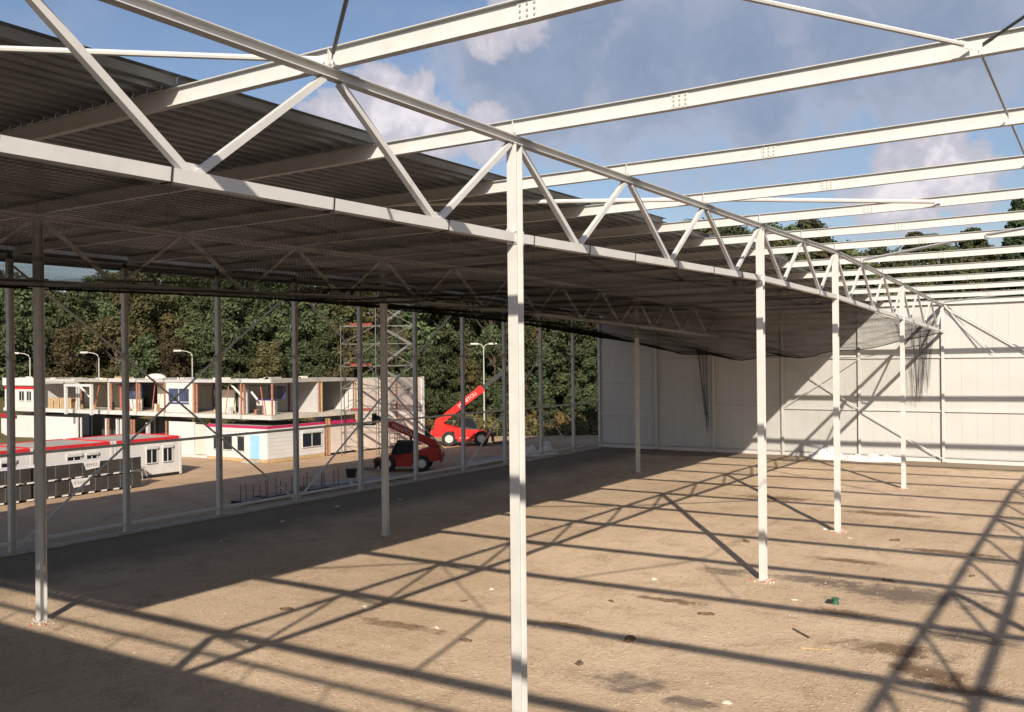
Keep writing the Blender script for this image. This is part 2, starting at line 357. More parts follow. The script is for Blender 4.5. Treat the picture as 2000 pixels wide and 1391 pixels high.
# ------------------------------------------------------------------ ground
def sheet(name, x0, x1, y0, y1, nx, ny, m, z=0.0, amp=0.0, jit=0.0, sc=0.5):
    mb = MB(); vs = []
    for j in range(ny + 1):
        for i in range(nx + 1):
            x = x0 + (x1-x0)*i/nx; y = y0 + (y1-y0)*j/ny
            if jit and i in (0, nx): x += jit * (mnoise.noise((x*.3, y*.45, 3.1)) + .5*mnoise.noise((x, y*1.7, 8)))
            if jit and j in (0, ny): y += jit * (mnoise.noise((x*.45, y*.3, 5.1)) + .5*mnoise.noise((x*1.7, y, 4)))
            zz = z + amp * (mnoise.noise((x*sc, y*sc, 0)) + 0.5*mnoise.noise((x*sc*2.7, y*sc*2.7, 7)))
            vs.append((x, y, zz))
    fs = [(j*(nx+1)+i, j*(nx+1)+i+1, (j+1)*(nx+1)+i+1, (j+1)*(nx+1)+i) for j in range(ny) for i in range(nx)]
    mb.add(vs, fs); return single(name, mb, m, None, None, kind='structure', smooth=True)
sheet('ground', -900, 900, -500, 1300, 8, 8, 'yard', z=-0.10)
sheet('yard', -150, XW, -20, 110, 60, 80, 'yard', z=-0.02, amp=0.05)
sheet('hall_ground', XW, 30, -62, YF + 0.3, 110, 170, 'ground', z=0.0, amp=0.022)

# wooded bank behind the site
def bank():
    mb = MB(); N = 70; rows = [(108, -0.3), (118, 1.0), (128, 4.0), (142, 8.0), (165, 9.5), (240, 9.0)]
    vs = []
    for j, (d, z) in enumerate(rows):
        for i in range(N + 1):
            a = R(32.555) + R(44 - 92.0*i/N)
            dd = d * (1 + 0.03*mnoise.noise((i*.3, j, 1)))
            vs.append((-math.sin(a)*dd, math.cos(a)*dd, z + (0.6*mnoise.noise((i*.5, j*1.3, 2)) if j else 0)))
    fs = [(j*(N+1)+i, j*(N+1)+i+1, (j+1)*(N+1)+i+1, (j+1)*(N+1)+i) for j in range(len(rows)-1) for i in range(N)]
    mb.add(vs, fs); single('bank', mb, 'bankmat', None, None, kind='structure', smooth=True)
bank()

# ------------------------------------------------------------------ steel frame: columns
def column(x, k, label, group, z0=-0.05):
    y = YK(k); zt = 13.68 + zo(k)
    t = thing('steel_column', label, 'column', (x, y, 0), group)
    part('shaft', MB().isec((x, y, 0.06), (x, y, zt), 0.265, 0.26, 0.02, 0.012, up=(0, 1, 0)), 'steel', t)
    bp = part('base_plate', MB().box(x-.2, x+.2, y-.2, y+.2, 0.02, 0.055), 'steel', t)
    bolts = MB()
    for sx in (-.16, .16):
        for sy in (-.16, .16): bolts.tube((x+sx, y+sy, .05), (x+sx, y+sy, .11), .02, 6)
    part('anchor_bolts', bolts, 'bolt', bp, kind='stuff')
    part('cap_plate', MB().box(x-.14, x+.14, y-.15, y+.15, zt-0.022, zt-0.002), 'steel', t)
    gz = zb(k)
    g = MB().box(x-.012, x+.012, y-.36, y-.135, gz-.17, gz+.17).box(x-.012, x+.012, y+.135, y+.36, gz-.17, gz+.17)
    part('gusset', g, 'steel', t)
    gr = MB()
    for a in range(26):
        r = random.uniform(.18, .62)*random.uniform(.6, 1); th = random.uniform(0, 6.28); s = random.uniform(.03, .085)
        cx, cy = x + r*math.cos(th), y + r*math.sin(th)
        gr.add([(cx-s,cy,0),(cx,cy-s,0),(cx+s,cy,0),(cx,cy+s,0),(cx+s*.2,cy,s*1.1)], [(0,1,4),(1,2,4),(2,3,4),(3,0,4)])
    part('grout_rubble', gr, 'grout', t, kind='stuff')
    rs = MB()
    for a in range(4):
        r = random.uniform(.25, .6); th = random.uniform(0, 6.28); s = random.uniform(.03, .06)
        cx, cy = x + r*math.cos(th), y + r*math.sin(th)
        rs.box(cx-s, cx+s, cy-s*.5, cy+s*.5, .005, .03+s*.4)
    part('red_shims', rs, 'redscrap', t, kind='stuff')
    return t
GC = 'inner columns of the hall frame'
column(XM, 0, 'tall cream steel column standing nearest, in front of everything, cut by the bottom edge', GC)
column(XM, 3, 'sunlit cream column with a long shadow running back from its rubble-ringed base', GC)
column(XM, 5, 'sunlit cream column right of the one with the pink rubble ring, third of its row', GC)
column(XM, 8, 'farthest free sunlit column of the front truss row, near the bright wall', GC)
column(XI, 0, 'shaded column at the left edge with only its foot in sunlight', GC)
column(XI, 3, 'shaded grey column standing in front of the scaffold tower', GC)
column(XI, 5, 'shaded column of the back truss row hidden behind the nearest column', GC)
column(XI, 8, 'thin shaded column in front of the left end of the pale wall', GC)
column(XM, -3, 'cream column of the front truss row out of view to the left of the camera', GC)
for k in (0, 3, 5, 8): column(XR, k, 'cream column of the truss row beside the camera, out of view to the right', 'columns out of view right')

# ------------------------------------------------------------------ trusses
def truss(x, k0, k1, label, group):
    y0, y1 = YK(k0), YK(k1); up0, up1 = 13.68 + zo(k0), 13.68 + zo(k1); b0, b1 = zb(k0), zb(k1)
    F = lambda k, a, b: a + (b - a)*(k - k0)/(k1 - k0)
    t = thing('roof_truss', label, 'truss', (x, y0, b0), group)
    part('top_chord', MB().isec((x, y0+.003, up0+.09), (x, y1-.003, up1+.09), 0.18, 0.20, 0.018, 0.012), 'steel', t)
    part('bottom_chord', MB().bar((x, y0+.15, b0), (x, y1-.15, b1), 0.20, 0.21), 'steel', t)
    for ye, ze, sg in ((y0, b0, 1), (y1, b1, -1)):
        fl = part('end_flange', MB().box(x-.135, x+.135, ye+sg*.145-.012, ye+sg*.145+.012, ze-.16, ze+.16), 'steel', t)
        fb_ = MB()
        for bx in (-.115, .115):
            for bz in (-.12, .12): fb_.tube((x+bx, ye+sg*.157, ze+bz), (x+bx, ye+sg*.19, ze+bz), .016, 6)
        part('bolts', fb_, 'bolt', fl, kind='stuff')
    k = k0
    while k < k1:
        for a, bq, wd in ((k, k+.5, .125), (k+.5, k+1, .115)):
            if a == k:
                p = (x, YK(k)+.2, F(k, up0, up1)-.02); q = (x, YK(k+.5)-.09, F(k+.5, b0, b1)+.1)
            else:
                p = (x, YK(k+.5)+.09, F(k+.5, b0, b1)+.1); q = (x, YK(k+1)-.2, F(k+1, up0, up1)-.02)
            part('diagonal', MB().bar(p, q, wd, wd, up=(1,0,0)), 'steel', t)
        yn = YK(k+.5); zn = F(k+.5, b0, b1)
        part('gusset', MB().poly([(yn-.22, zn+.10), (yn+.22, zn+.10), (yn+.14, zn+.24), (yn-.14, zn+.24)], x-.012, x+.012, 'x'), 'steel', t)
        k += 1
    return t
GT = 'trusses of the front row'
truss(XM, -3, 0, 'cream lattice truss in the upper left, nearest bay of the front row', GT)
truss(XM, 0, 3, 'sunlit cream truss between the nearest column and the next column to its right', GT)
truss(XM, 3, 5, 'short two-panel truss between the second and third sunlit columns', GT)
truss(XM, 5, 8, 'cream truss between the third and fourth sunlit columns', GT)
truss(XM, 8, 11, 'farthest truss of the front row, ending at the bright wall', GT)
GT2 = 'shaded trusses of the back row'
truss(XI, -3, 0, 'shaded truss of the back row at the left edge, left of the shaded column', GT2)
truss(XI, 0, 3, 'shaded truss under the roof between the left column and the scaffold column', GT2)
truss(XI, 3, 5, 'shaded short truss right of the scaffold column, under the dark roof', GT2)
truss(XI, 5, 8, 'shaded truss right of the nearest column, above the pale wall', GT2)
truss(XI, 8, 11, 'shaded truss of the back row meeting the far wall behind the net', GT2)
for a, b in ((-3, 0), (0, 3), (3, 5), (5, 8), (8, 11)): truss(XR, a, b, 'cream truss of the row beside the camera, out of view to the right', 'trusses out of view right')

# ------------------------------------------------------------------ roof beams
XS = -7.4   # splice
def beam(k, label, xl=XW):
    y = YK(k); zb_ = 13.865 + zo(k); h = 0.36; zc = zb_ + h/2; sl = 0.011
    t = thing('roof_beam', label, 'beam', (xl, y, zb_), 'roof beams across the hall')
    part('beam_length', MB().isec((xl, y, zc), (XS-.004, y, zc), h, 0.17, 0.016, 0.010), 'steel', t)
    zr = zc + sl*(24 - XS)
    part('beam_length', MB().isec((XS+.004, y, zc), (24, y, zr), h, 0.17, 0.016, 0.010), 'steel', t)
    sp = part('splice_plate', MB().box(XS-.19, XS+.19, y-.019, y-.0065, zc-.135, zc+.135).box(XS-.19, XS+.19, y+.0065, y+.019, zc-.135, zc+.135), 'steel', t)
    bo = MB()
    for a in (-.13, 0, .13):
        for b in (-.09, 0, .09): bo.tube((XS+a, y-.018, zc+b), (XS+a, y-.036, zc+b), .019, 6)
    part('bolts', bo, 'bolt', sp, kind='stuff')
    st = MB()
    for xc in (XM, XI):
        st.box(xc-.007, xc+.007, y-.082, y-.006, zc-h/2+.018, zc+h/2-.018).box(xc-.007, xc+.007, y+.006, y+.082, zc-h/2+.018, zc+h/2-.018)
    part('stiffener', st, 'steel', t)
    cl = MB().box(XM-.10, XM-.05, y-.14, y-.086, zb_-.002, zb_+.05).box(XM+.05, XM+.10, y-.14, y-.086, zb_-.002, zb_+.05)
    part('clamp', cl, 'bolt', t)
    return t
BL = {-3: 'cream roof beam just behind the nearest one, overhead and out of view',
      -2: 'cream roof beam overhead at the left, out of view above the nearest truss',
      -1: 'nearest cream roof beam in view, crossing the truss at the upper left',
      0: 'cream roof beam resting over the nearest column', 1: 'cream roof beam, first one behind the nearest column',
      2: 'cream roof beam, second one behind the nearest column', 3: 'cream roof beam over the second sunlit column',
      4: 'cream roof beam over the short two-panel truss', 5: 'cream roof beam over the third sunlit column',
      6: 'cream roof beam, first one behind the third sunlit column', 7: 'cream roof beam, second one behind the third sunlit column',
      8: 'cream roof beam over the fourth sunlit column', 9: 'cream roof beam, third from the far wall counting the wall beam',
      10: 'cream roof beam next to the one on the far wall', 11: 'cream roof beam lying along the top of the far wall'}
for k in range(-3, 12): beam(k, BL[k])

# roof bracing in the beam plane
def brace(name, p, q, r, m, label, n=8):
    (xa, ka), (xb, kb) = p, q
    za = 14.02 + zo(ka) + max(0, .011*(xa-XS)); zb2 = 14.02 + zo(kb) + max(0, .011*(xb-XS))
    A = Vector((xa, YK(ka), za)); B = Vector((xb, YK(kb), zb2)); d = (B-A).normalized()
    t = thing(name, label, 'brace', A, 'bracing between the roof beams')
    part('tube', MB().tube(A + d*.42, B - d*.42, r, n), m, t)
    for e, s in ((A, 1), (B, -1)):
        f = MB().bar(e + d*s*.14, e + d*s*.50, .012, min(.12, r*2.6), up=(0,0,1)); part('end_plate', f, m, t)
    return t
brace('brace_tube', (XM, -1), (-18.4, -2), .055, 'steel', 'white brace tube running left from the nearest beam at the top left')
brace('brace_rod', (XM, -1), (-4.8, -2), .036, 'darkrod', 'dark brace rod rising steeply from the nearest beam joint')
brace('brace_tube', (-1.85, 0), (-5.3, -1), .045, 'steel', 'pale brace tube descending from the top edge at upper right')
brace('brace_tube', (-4.8, -2), (-3.4, -3), .075, 'steel', 'white brace tube overhead, out of view above the camera')
brace('brace_rod', (-1.85, 0), (2.0, -1), .028, 'darkrod', 'short dark brace rod at the right edge above the beam over the nearest column')
brace('tie_rod', (-1.85, 0), (-1.85, 1), .026, 'galv', 'thin grey tie rod dropping at the right edge behind the beam')
brace('tie_rod', (-1.85, 1), (-1.85, 2), .026, 'galv', 'thin grey tie rod leaving the right edge below the first one')
brace('brace_tube', (-21.1, 1), (XM, 2), .075, 'steel', 'white brace tube just right of the nearest column, level in the picture')
brace('brace_tube', (XM, 2), (-4.8, 3), .075, 'steel', 'long white brace tube ending at the right in front of the trees')
brace('brace_tube', (XM, 6), (-4.8, 5), .075, 'steel', 'grey brace tube rising right from the far part of the front truss')
brace('brace_tube', (-4.8, 5), (2.0, 4), .075, 'steel', 'grey brace tube at the right edge, highest of the far ones')
brace('brace_tube', (XM, 11), (-4.8, 10), .06, 'steel', 'white brace tube just above the bright wall')

# ------------------------------------------------------------------ roof deck
def deck_sheet(x0, x1, ka, kb, ov=0.07):
    P = 0.46; prof = []
    x = x0
    while x < x1 - 1e-6:
        prof += [(x, 0), (x + .17, 0), (x + .225, .17), (x + .405, .17)]; x += P
    mb = MB(); n = len(prof)
    ya, yb_ = YK(ka) - ov, YK(kb) + ov - .15
    za, zb_ = 14.232 + zo(ka), 14.232 + zo(kb)
    vs = [(a, ya, za + b) for a, b in prof] + [(a, yb_, zb_ + b) for a, b in prof] + [(a, ya, za + b + .0035) for a, b in prof] + [(a, yb_, zb_ + b + .0035) for a, b in prof]
    fs = [(i, i+1, n+i+1, n+i) for i in range(n-1)] + [(2*n+i, 3*n+i, 3*n+i+1, 2*n+i+1) for i in range(n-1)]
    fs += [(i, 2*n+i, 2*n+i+1, i+1) for i in range(n-1)] + [(n+i, n+i+1, 3*n+i+1, 3*n+i) for i in range(n-1)]
    return mb.add(vs, fs)
t = thing('roof_deck', 'dark corrugated roof sheeting over the left half of the hall', 'roof', (XW, YK(-3), 14.2))
rnd = random.Random(3)
for k in range(-3, 11):
    part('deck_sheet', deck_sheet(XW, -15.9 + rnd.choice((0, 0, .46)), k, k + 1), 'deck', t)
t = thing('roof_deck', 'corrugated roof sheeting added out of view to the right to block sky light', 'roof', (13.6, YK(-3), 14.4))  # unseen sheeting added right of the frame to cut the sky fill
for k in range(-3, 11):
    o = part('deck_sheet', deck_sheet(13.6, 40, k, k + 1), 'deck', t); o.location.z += .30
# roofed bay behind the camera, drawn out to cut bounce light; guard rail
t = thing('roof_deck', 'corrugated roof sheeting of the bay behind the camera, extended to cut bounce light', 'roof', (XW, -24, 14.2))
for i, (a, b) in enumerate(((-13, -12), (-12, -11), (-11, -10), (-10, -9), (-9, -8), (-8, -7), (-7, -6), (-6, -5), (-5, -3.62))): part('deck_sheet', deck_sheet(XW, 30, a, b), 'deck', t)
part('shadow_edge_trim', MB().box(XW, 30, -3.70, -3.40, 14.40, 14.43).box(XW, 30, -3.41, -3.38, 13.85, 14.44), 'deck', t)  # unseen trim, shaped to straighten the edge of the deck's cast shadow
t = thing('guard_rail', 'grey guard rail along the edge of the roofed bay behind the camera', 'rail', (XW, -3.4, 14.3))
part('rail', MB().bar((XW, -3.45, 15.35), (9, -3.45, 15.35), .14, .16), 'galv', t)
for i in range(18): part('post', MB().bar((XW+.3+3*i, -3.45, 14.33), (XW+.3+3*i, -3.45, 15.27), .05, .05), 'galv', t)
t = thing('roof_beam', 'cream roof beam at the edge of the roofed bay behind the camera', 'beam', (XW, -3.6, 13.87))
part('beam_length', MB().isec((XW, -3.7, 14.045), (9, -3.7, 14.045), .36, .17, .016, .01), 'steel', t)

# ------------------------------------------------------------------ left side wall frame
t = thing('side_wall_frame', 'open steel frame of the left side wall, posts, rails and cross bracing, no cladding yet', 'wall frame', (XW, YK(0), 0))
wy = lambda k: YK(k) - .2
for k in range(0, 12):
    if k == 11: continue
    part('post', MB().isec((XW, wy(k), 0.1), (XW, wy(k), 13.65+zo(k)), .26, .255, .02, .012, up=(0,1,0)), 'steel', t)
    part('clamp', MB().box(XW-.16, XW+.16, wy(k)-.17, wy(k)+.17, 9.0, 9.3), 'bolt', t)
    part('base_plate', MB().box(XW-.22, XW+.22, wy(k)-.22, wy(k)+.22, 0.06, .1), 'bolt', t)
for k in range(-1, 11):
    a, b = wy(k)+.14, wy(k+1)-.14
    part('girt', MB().bar((XW-.06, a, 4.6), (XW-.06, b, 4.6), .12, .14), 'steel', t)
    part('cable', MB().tube((XW, a, 9.15), (XW, b, 9.15), .022, 5), 'darkrod', t)
    part('base_rail', MB().bar((XW-.02, a, .50), (XW-.02, b, .50), .16, .14), 'steel', t)
    part('eave_rail', MB().isec((XW, a, 13.75+zo(k)), (XW, b, 13.75+zo(k+1)), .22, .2, .018, .012), 'steel', t)
for k in range(-1, 11):
    za_, zb_ = zo(k), zo(k+1); mbf = MB(); a, b = wy(k)+.01, wy(k+1)-.01
    mbf.add([(XW-.30,a,13.50+za_),(XW-.16,a,13.50+za_),(XW-.16,a,14.42+za_),(XW-.30,a,14.42+za_),(XW-.30,b,13.50+zb_),(XW-.16,b,13.50+zb_),(XW-.16,b,14.42+zb_),(XW-.30,b,14.42+zb_)], [(0,1,2,3),(4,7,6,5),(0,4,5,1),(1,5,6,2),(2,6,7,3),(3,7,4,0)])
    part('eave_panel', mbf, 'deck', t)
for a in (1, 4, 7):
    for (ka, z_a, kb, z_b) in ((a, .1, a+1, 4.6), (a+1, 4.6, a+2, 9.15), (a+3, .1, a+2, 4.6), (a+2, 4.6, a+1, 9.15), (a, 13.5, a+1, 9.15), (a+3, 13.4, a+2, 9.15)):
        A = Vector((XW, wy(ka), z_a)); B = Vector((XW, wy(kb), z_b)); d = (B-A).normalized()
        part('brace', MB().bar(A+d*.2, B-d*.2, .085, .085, up=(1,0,0)), 'steel', t)
t = single('wall_plinth', MB().box(XW-.22, XW+.24, YK(-1), YF-.35, -.1, .11), 'plinth', 'low concrete plinth strip under the open side wall frame', 'plinth', (XW, YK(-1), 0))

# ------------------------------------------------------------------ far wall
t = thing('cladding_wall', 'pale panel-clad far wall of the hall, half in sunlight', 'wall', (-43.3, YF, 0))
PX = [-43.28, -37.08, -31.25, -24.74, -18.09, -11.46, -4.9, 1.6, 8.0]
nz = int((9.0+43.4)/1.15)
for i in range(nz + 1):
    x0 = -43.45 + 1.15*i; dy = random.uniform(-.002, .002)
    part('wall_panel', MB().box(x0+.004, x0+1.146, YF+.16+dy, YF+.24, .32, 13.1 - .0*i), 'wall', t)
part('backing', MB().box(-43.45, 9.5, YF+.20, YF+.22, .3, 13.05), 'girt', t)
part('base_strip', MB().box(-43.45, 9.5, YF+.10, YF+.26, 0, .30), 'white', t)
part('top_flashing', MB().box(-43.45, 9.5, YF+.12, YF+.30, 13.102, 13.22), 'steel', t)
for i, x in enumerate(PX):
    part('post', MB().isec((x, YF, 0.05), (x, YF, 12.9), .24, .22, .018, .012, up=(0,1,0)), 'steel', t)
    part('base_plate', MB().box(x-.2, x+.2, YF-.18, YF+.09, .02, .05), 'rust', t)
for i in range(len(PX)-1):
    a, b = PX[i]+.12, PX[i+1]-.12
    for z in ((3.33, 6.63, 9.93) if i == 0 else (4.25, 8.72)):
        part('girt', MB().box(a, b, YF+.02, YF+.15, z-.07, z+.07), 'steel', t)
    part('sill_rail', MB().box(a, b, YF+.03, YF+.097, .36, .46), 'girt', t)
def wbrace(x0, z0, x1, z1, r=.05): part('brace', MB().tube((x0, YF-.16, z0), (x1, YF-.16, z1), r, 8), 'steel', t)
wbrace(-24.6, 8.6, -18.2, 4.35); wbrace(-18.0, 4.2, -11.6, .35)
wbrace(-18.2, 8.6, -24.6, 4.35, .035)
wbrace(-11.3, 13.0, -5.0, 8.85); wbrace(-4.8, 8.6, 1.5, 4.4); wbrace(-11.3, 12.9, -7.6, 8.9, .025)

# ------------------------------------------------------------------ safety net
def netz(x, k):
    xl, xr = XW, XM
    u = (x - xl)/(xr - xl)
    edge = zb(k) - .13 + .05*(1-u) + .85*max(0, (.39-u)/.39)
    S = lerp(k, [(-4, .08), (5, .12), (6.5, .35), (8, .85), (9.5, 1.5), (11, 2.0)])
    c0 = 4*u*(1-u)
    return edge - S*c0*(1 + .10*math.sin(x*1.1 + k*.7)) + .06*mnoise.noise((x*.5, k*2.1, 0))
def cord_net(r, step):
    """knotted net of real cords, both ways, following the slung surface"""
    mb = MB(); tri = [(0, r), (-.87*r, -.5*r), (.87*r, -.5*r)]
    x0, x1, k0, k1 = XW + .15, XM - .12, -3, 10.85
    def run(pts, side):
        base = len(mb.v); m_ = len(pts)
        for p in pts:
            for a, b in tri: mb.v.append((p[0] + a*side[0], p[1] + a*side[1], p[2] + b))
        for i in range(m_-1):
            for j in range(3): mb.f.append((base+3*i+j, base+3*i+(j+1) % 3, base+3*i+3+(j+1) % 3, base+3*i+3+j))
    n = int((x1-x0)/step)
    for i in range(n+1):
        x = x0 + (x1-x0)*i/n; run([(x, YK(k), netz(x, k)) for k in [k0 + (k1-k0)*j/46 for j in range(47)]], (1, 0))
    n = int((k1-k0)*6/step)
    for i in range(n+1):
        k = k0 + (k1-k0)*i/n; run([(x, YK(k), netz(x, k)) for x in [x0 + (x1-x0)*j/26 for j in range(27)]], (0, 1))
    return mb
t = thing('safety_net', 'dark safety net slung under the trusses, sagging before the far wall', 'net', (XM, YK(0), 11.3))
def raw_part(name, mb, m, root):     # large mesh: no normal pass
    me = bpy.data.meshes.new(name); bx, by, bz = LOC[root.name]
    me.from_pydata([(a-bx, b-by, c-bz) for a, b, c in mb.v], [], mb.f); me.materials.append(M[m])
    o = bpy.data.objects.new(name, me); put(o, root); o['kind'] = 'stuff'; return o
raw_part('netting', cord_net(.0033, .115), 'cordnet', t)
# edge rope and hanging tails at the far end
mb = MB(); pts = [(XW+.15+(XM-XW-.27)*i/30, YK(10.85), netz(XW+.15+(XM-XW-.27)*i/30, 10.85)) for i in range(31)]
for a, b in zip(pts, pts[1:]): mb.tube(a, b, .035, 5)
part('edge_rope', mb, 'cord', t)
def drape(xa, xb, zt, zbm, y, sc, n=34):
    mb = MB(); q = random.Random(int(-xa*100)); mm = 16
    def pt(u, v, jx=0.0, jy=0.0):
        wid = (xb-xa)*(1 - .86*v**.6); xc = (xa+xb)/2 + sc*v
        return (xc + wid*(u-.5) + jx*v, y - .14 + .20*math.sin(u*17+v*2.2)*(1-.5*v) + jy, zt + (zbm-zt)*v - .3*math.sin(u*3.1)*(1-v))
    for i in range(n):
        u = i/(n-1); jx, jy = q.uniform(-.10, .10), q.uniform(-.08, .08); vend = q.uniform(.72, 1.0); pts = [pt(u, vend*j/mm, jx, jy) for j in range(mm+1)]
        for a, b in zip(pts, pts[1:]): mb.tube(a, b, .0065, 3)
    for j in range(1, 40):
        v = (j/40)**1.1 * .9; pts = [pt(i/10, v) for i in range(11)]
        for a, b in zip(pts, pts[1:]): mb.tube(a, b, .005, 3)
    return mb
raw_part('hanging_tail', drape(-15.4, -11.55, 12.4, 4.9, YF-.45, .15), 'cordnet', t)
raw_part('hanging_tail', drape(-13.6, -11.6, 11.9, 5.6, YF-.75, -.05), 'cordnet', t)
raw_part('hanging_tail', drape(-32.9, -31.5, 10.0, 1.6, YF-.35, .55), 'cordnet', t)
# tie cords round the bottom chord
rr = random.Random(5)
for k in [-2.0, -1.54, -1.0, -.42, .12, .56, 1.03, 1.55, 2.1, 2.6, 3.6, 4.4]:
    y = YK(k) + rr.uniform(-.2, .2); z = zb(k) ; c = MB()
    for a, b in (((-.115,-.12),(.115,-.12)), ((.115,-.12),(.115,.12)), ((.115,.12),(-.115,.12)), ((-.115,.12),(-.115,-.12))):
        c.tube((XM+a[0], y+.1*a[1], z+a[1]), (XM+b[0], y+.1*b[1], z+b[1]), .011, 5)
    p = Vector((XM+.09, y, z-.12))
    for s in range(5):
        q = p + Vector((rr.uniform(-.04, .04), rr.uniform(-.06, .06), -rr.uniform(.08, .17))); c.tube(p, q, .008, 4); p = q
    part('tie_cord', c, 'cord', t)

# ------------------------------------------------------------------ text helper
def text_mesh(body, size, m, ext=0.004):
    cu = bpy.data.curves.new('lettering', 'FONT'); cu.body = body; cu.size = size; cu.extrude = ext; cu.align_x = 'CENTER'; cu.align_y = 'CENTER'
    o = bpy.data.objects.new('lettering_tmp', cu); col.objects.link(o)
    bpy.context.view_layer.update()
    me = bpy.data.meshes.new_from_object(o.evaluated_get(bpy.context.evaluated_depsgraph_get()))
    bpy.data.objects.remove(o); me.name = 'lettering'; me.materials.clear(); me.materials.append(M[m]); return me

# ------------------------------------------------------------------ telehandlers
def telehandler(loc, rz, ang, L1, L2, label, load, paint, sc):
    t = thing('telehandler', label, 'telehandler', (0,0,0), 'red site telehandlers')
    B = LOC
    w2 = 1.12
    ch = part('chassis', MB().poly([(-2.75,.85),(-2.85,1.25),(-2.7,1.95),(-2.0,2.0),(-.9,1.62),(.2,1.45),(.2,.75),(-.6,.55),(-.75,1.0),(-1.05,1.32),(-1.65,1.32),(-2.0,1.0),(-2.1,.8)], -w2, w2), paint, t)
    part('counterweight', MB().poly([(-2.98,.7),(-3.05,1.35),(-2.86,1.5),(-2.86,.7)], -.95, .95), paint, ch)
    part('tail_light', MB().box(-3.09,-3.052,-.9,-.66,1.1,1.32).box(-3.09,-3.052,.66,.9,1.1,1.32), 'redscrap', ch)
    part('front_frame', MB().poly([(.203,.55),(.203,1.42),(1.55,1.30),(2.5,.95),(2.62,.7),(1.9,.95),(1.2,1.1),(.9,.7)], -.62, .62), paint, t)
    part('engine_box', MB().poly([(-.9,.62),(-.9,1.5),(.9,1.42),(.9,.62)], -w2-.10, -w2-.004), paint, t)
    part('skirt_panel', MB().poly([(-.62,.42),(-.62,1.05),(.72,1.05),(.72,.42)], -w2-.14, -w2-.104), paint, t)
    part('skirt_panel', MB().poly([(-.62,.42),(-.62,1.05),(.72,1.05),(.72,.42)], w2+.004, w2+.06), paint, t)
    cab = part('cab', MB().poly([(-.55,1.47),(-.62,2.35),(.55,2.42),(1.0,1.7),(1.0,1.36)], .22, w2), 'glass', t)
    fr = MB()
    for p, q in (((-.57,1.5),(-.64,2.38)),((-.64,2.38),(.57,2.45)),((.57,2.45),(1.02,1.7)),((1.02,1.7),(1.02,1.3)),((-.05,1.47),(-.05,2.4))):
        for y in (.2, w2+.02): fr.bar((p[0],y,p[1]),(q[0],y,q[1]),.07,.07,up=(0,1,0))
    part('cab_frame', fr, 'black', cab)
    part('cab_roof', MB().poly([(-.70,2.40),(-.70,2.47),(.6,2.54),(.66,2.47)], .15, w2+.06), 'black', cab)
    for sx in (-1.42, 1.45):
        for sy in (-1, 1):
            y0, y1 = sy*.82, sy*1.24; tw = MB(); n = 28
            prof = [(.36, 0), (.60, 0.02), (.66, .10), (.66, .32), (.60, .40), (.36, .42)]
            vs = []
            for i in range(n):
                a = 2*math.pi*i/n
                for r, dd in prof:
                    rr2 = r + (.02 if (i % 2 and r > .65) else 0)
                    vs.append((sx + rr2*math.cos(a), y0 + (y1-y0)*dd/.42, .66 + rr2*math.sin(a)))
            m_ = len(prof)
            tw.add(vs, [(i*m_+j, i*m_+(j+1)%m_, ((i+1)%n)*m_+(j+1)%m_, ((i+1)%n)*m_+j) for i in range(n) for j in range(m_)])
            wh = part('wheel', tw, 'rubber', t)
            part('rim', MB().tube((sx, y0+(y1-y0)*.2, .66), (sx, y0+(y1-y0)*.86, .66), .365, 20).tube((sx, y0+(y1-y0)*.8, .66), (sx, y0+(y1-y0)*1.02, .66), .14, 10), 'rim', wh)
        part('axle', MB().tube((sx, -.85, .66), (sx, .85, .66), .11, 8), 'black', t)
    # boom
    A = Vector((-2.35, -.12, 2.12)); d = Vector((math.cos(ang), 0, math.sin(ang))); E = A + d*L1
    part('boom_pivot', MB().poly([(-2.75,1.9),(-2.7,2.3),(-2.35,2.45),(-1.95,2.2),(-1.9,1.85)], -.5, .26), paint, t)
    bo = part('boom', MB().bar(A, E, .46, .60, up=(0,0,1)), paint, t)
    part('boom_collar', MB().bar(E-d*.32, E+d*.08, .54, .70), paint, bo)
    part('lift_cylinder', MB().tube((-.6,-.12,1.25), tuple(A+d*2.2-Vector((0,0,.28))), .09, 10), 'black', t)
    inn = part('inner_boom', MB().bar(E-d*.1, E+d*L2, .30, .38), 'black', t)
    T = E + d*L2
    if load == 'basket':
        k = part('fork_carriage', MB().box(T.x-.05, T.x+.12, -.75, .5, T.z-.7, T.z+.25), 'black', t)
        for y in (-.55, .3): part('fork', MB().box(T.x+.12, T.x+1.25, y-.06, y+.06, T.z-.7, T.z-.63), 'black', k)
    else:
        part('fork_carriage', MB().box(T.x-.1, T.x+.1, -.7, .45, T.z-.5, T.z+.3), 'black', t)
    if load == 'basket':
        gu = MB()
        for i in range(5):
            x = -.2 + .42*i; gu.bar((x, -.75, 1.5), (x, -.75, 3.0), .06, .06)
        for z in (1.7, 2.15, 2.6, 3.0): gu.bar((-.2, -.75, z), (1.5, -.75, z), .07, .07)
        part('guard_grille', gu, 'greyframe', t)
    fk = MB().box(2.35, 2.55, -.8, .8, .35, 1.05)
    for y in (-.5, .5): fk.box(2.55, 3.9, y-.07, y+.07, .12, .19).box(2.5, 2.6, y-.07, y+.07, .12, .5)
    part('stabiliser_frame', fk, 'black', t)
    me = text_mesh('MANITOU', .44, 'white')
    for sy, rot in ((-1, 0), (1, math.pi)):
        o = bpy.data.objects.new('lettering', me); put(o, bo)
        c = A + d*(L1*.66) + Vector((0, sy*.236, 0))
        o.matrix_local = Matrix.Translation(c) @ Matrix.Rotation(rot, 4, 'Z') @ Matrix.Rotation(R(90), 4, 'X') @ Matrix.Rotation(ang if sy < 0 else -ang, 4, 'Z')
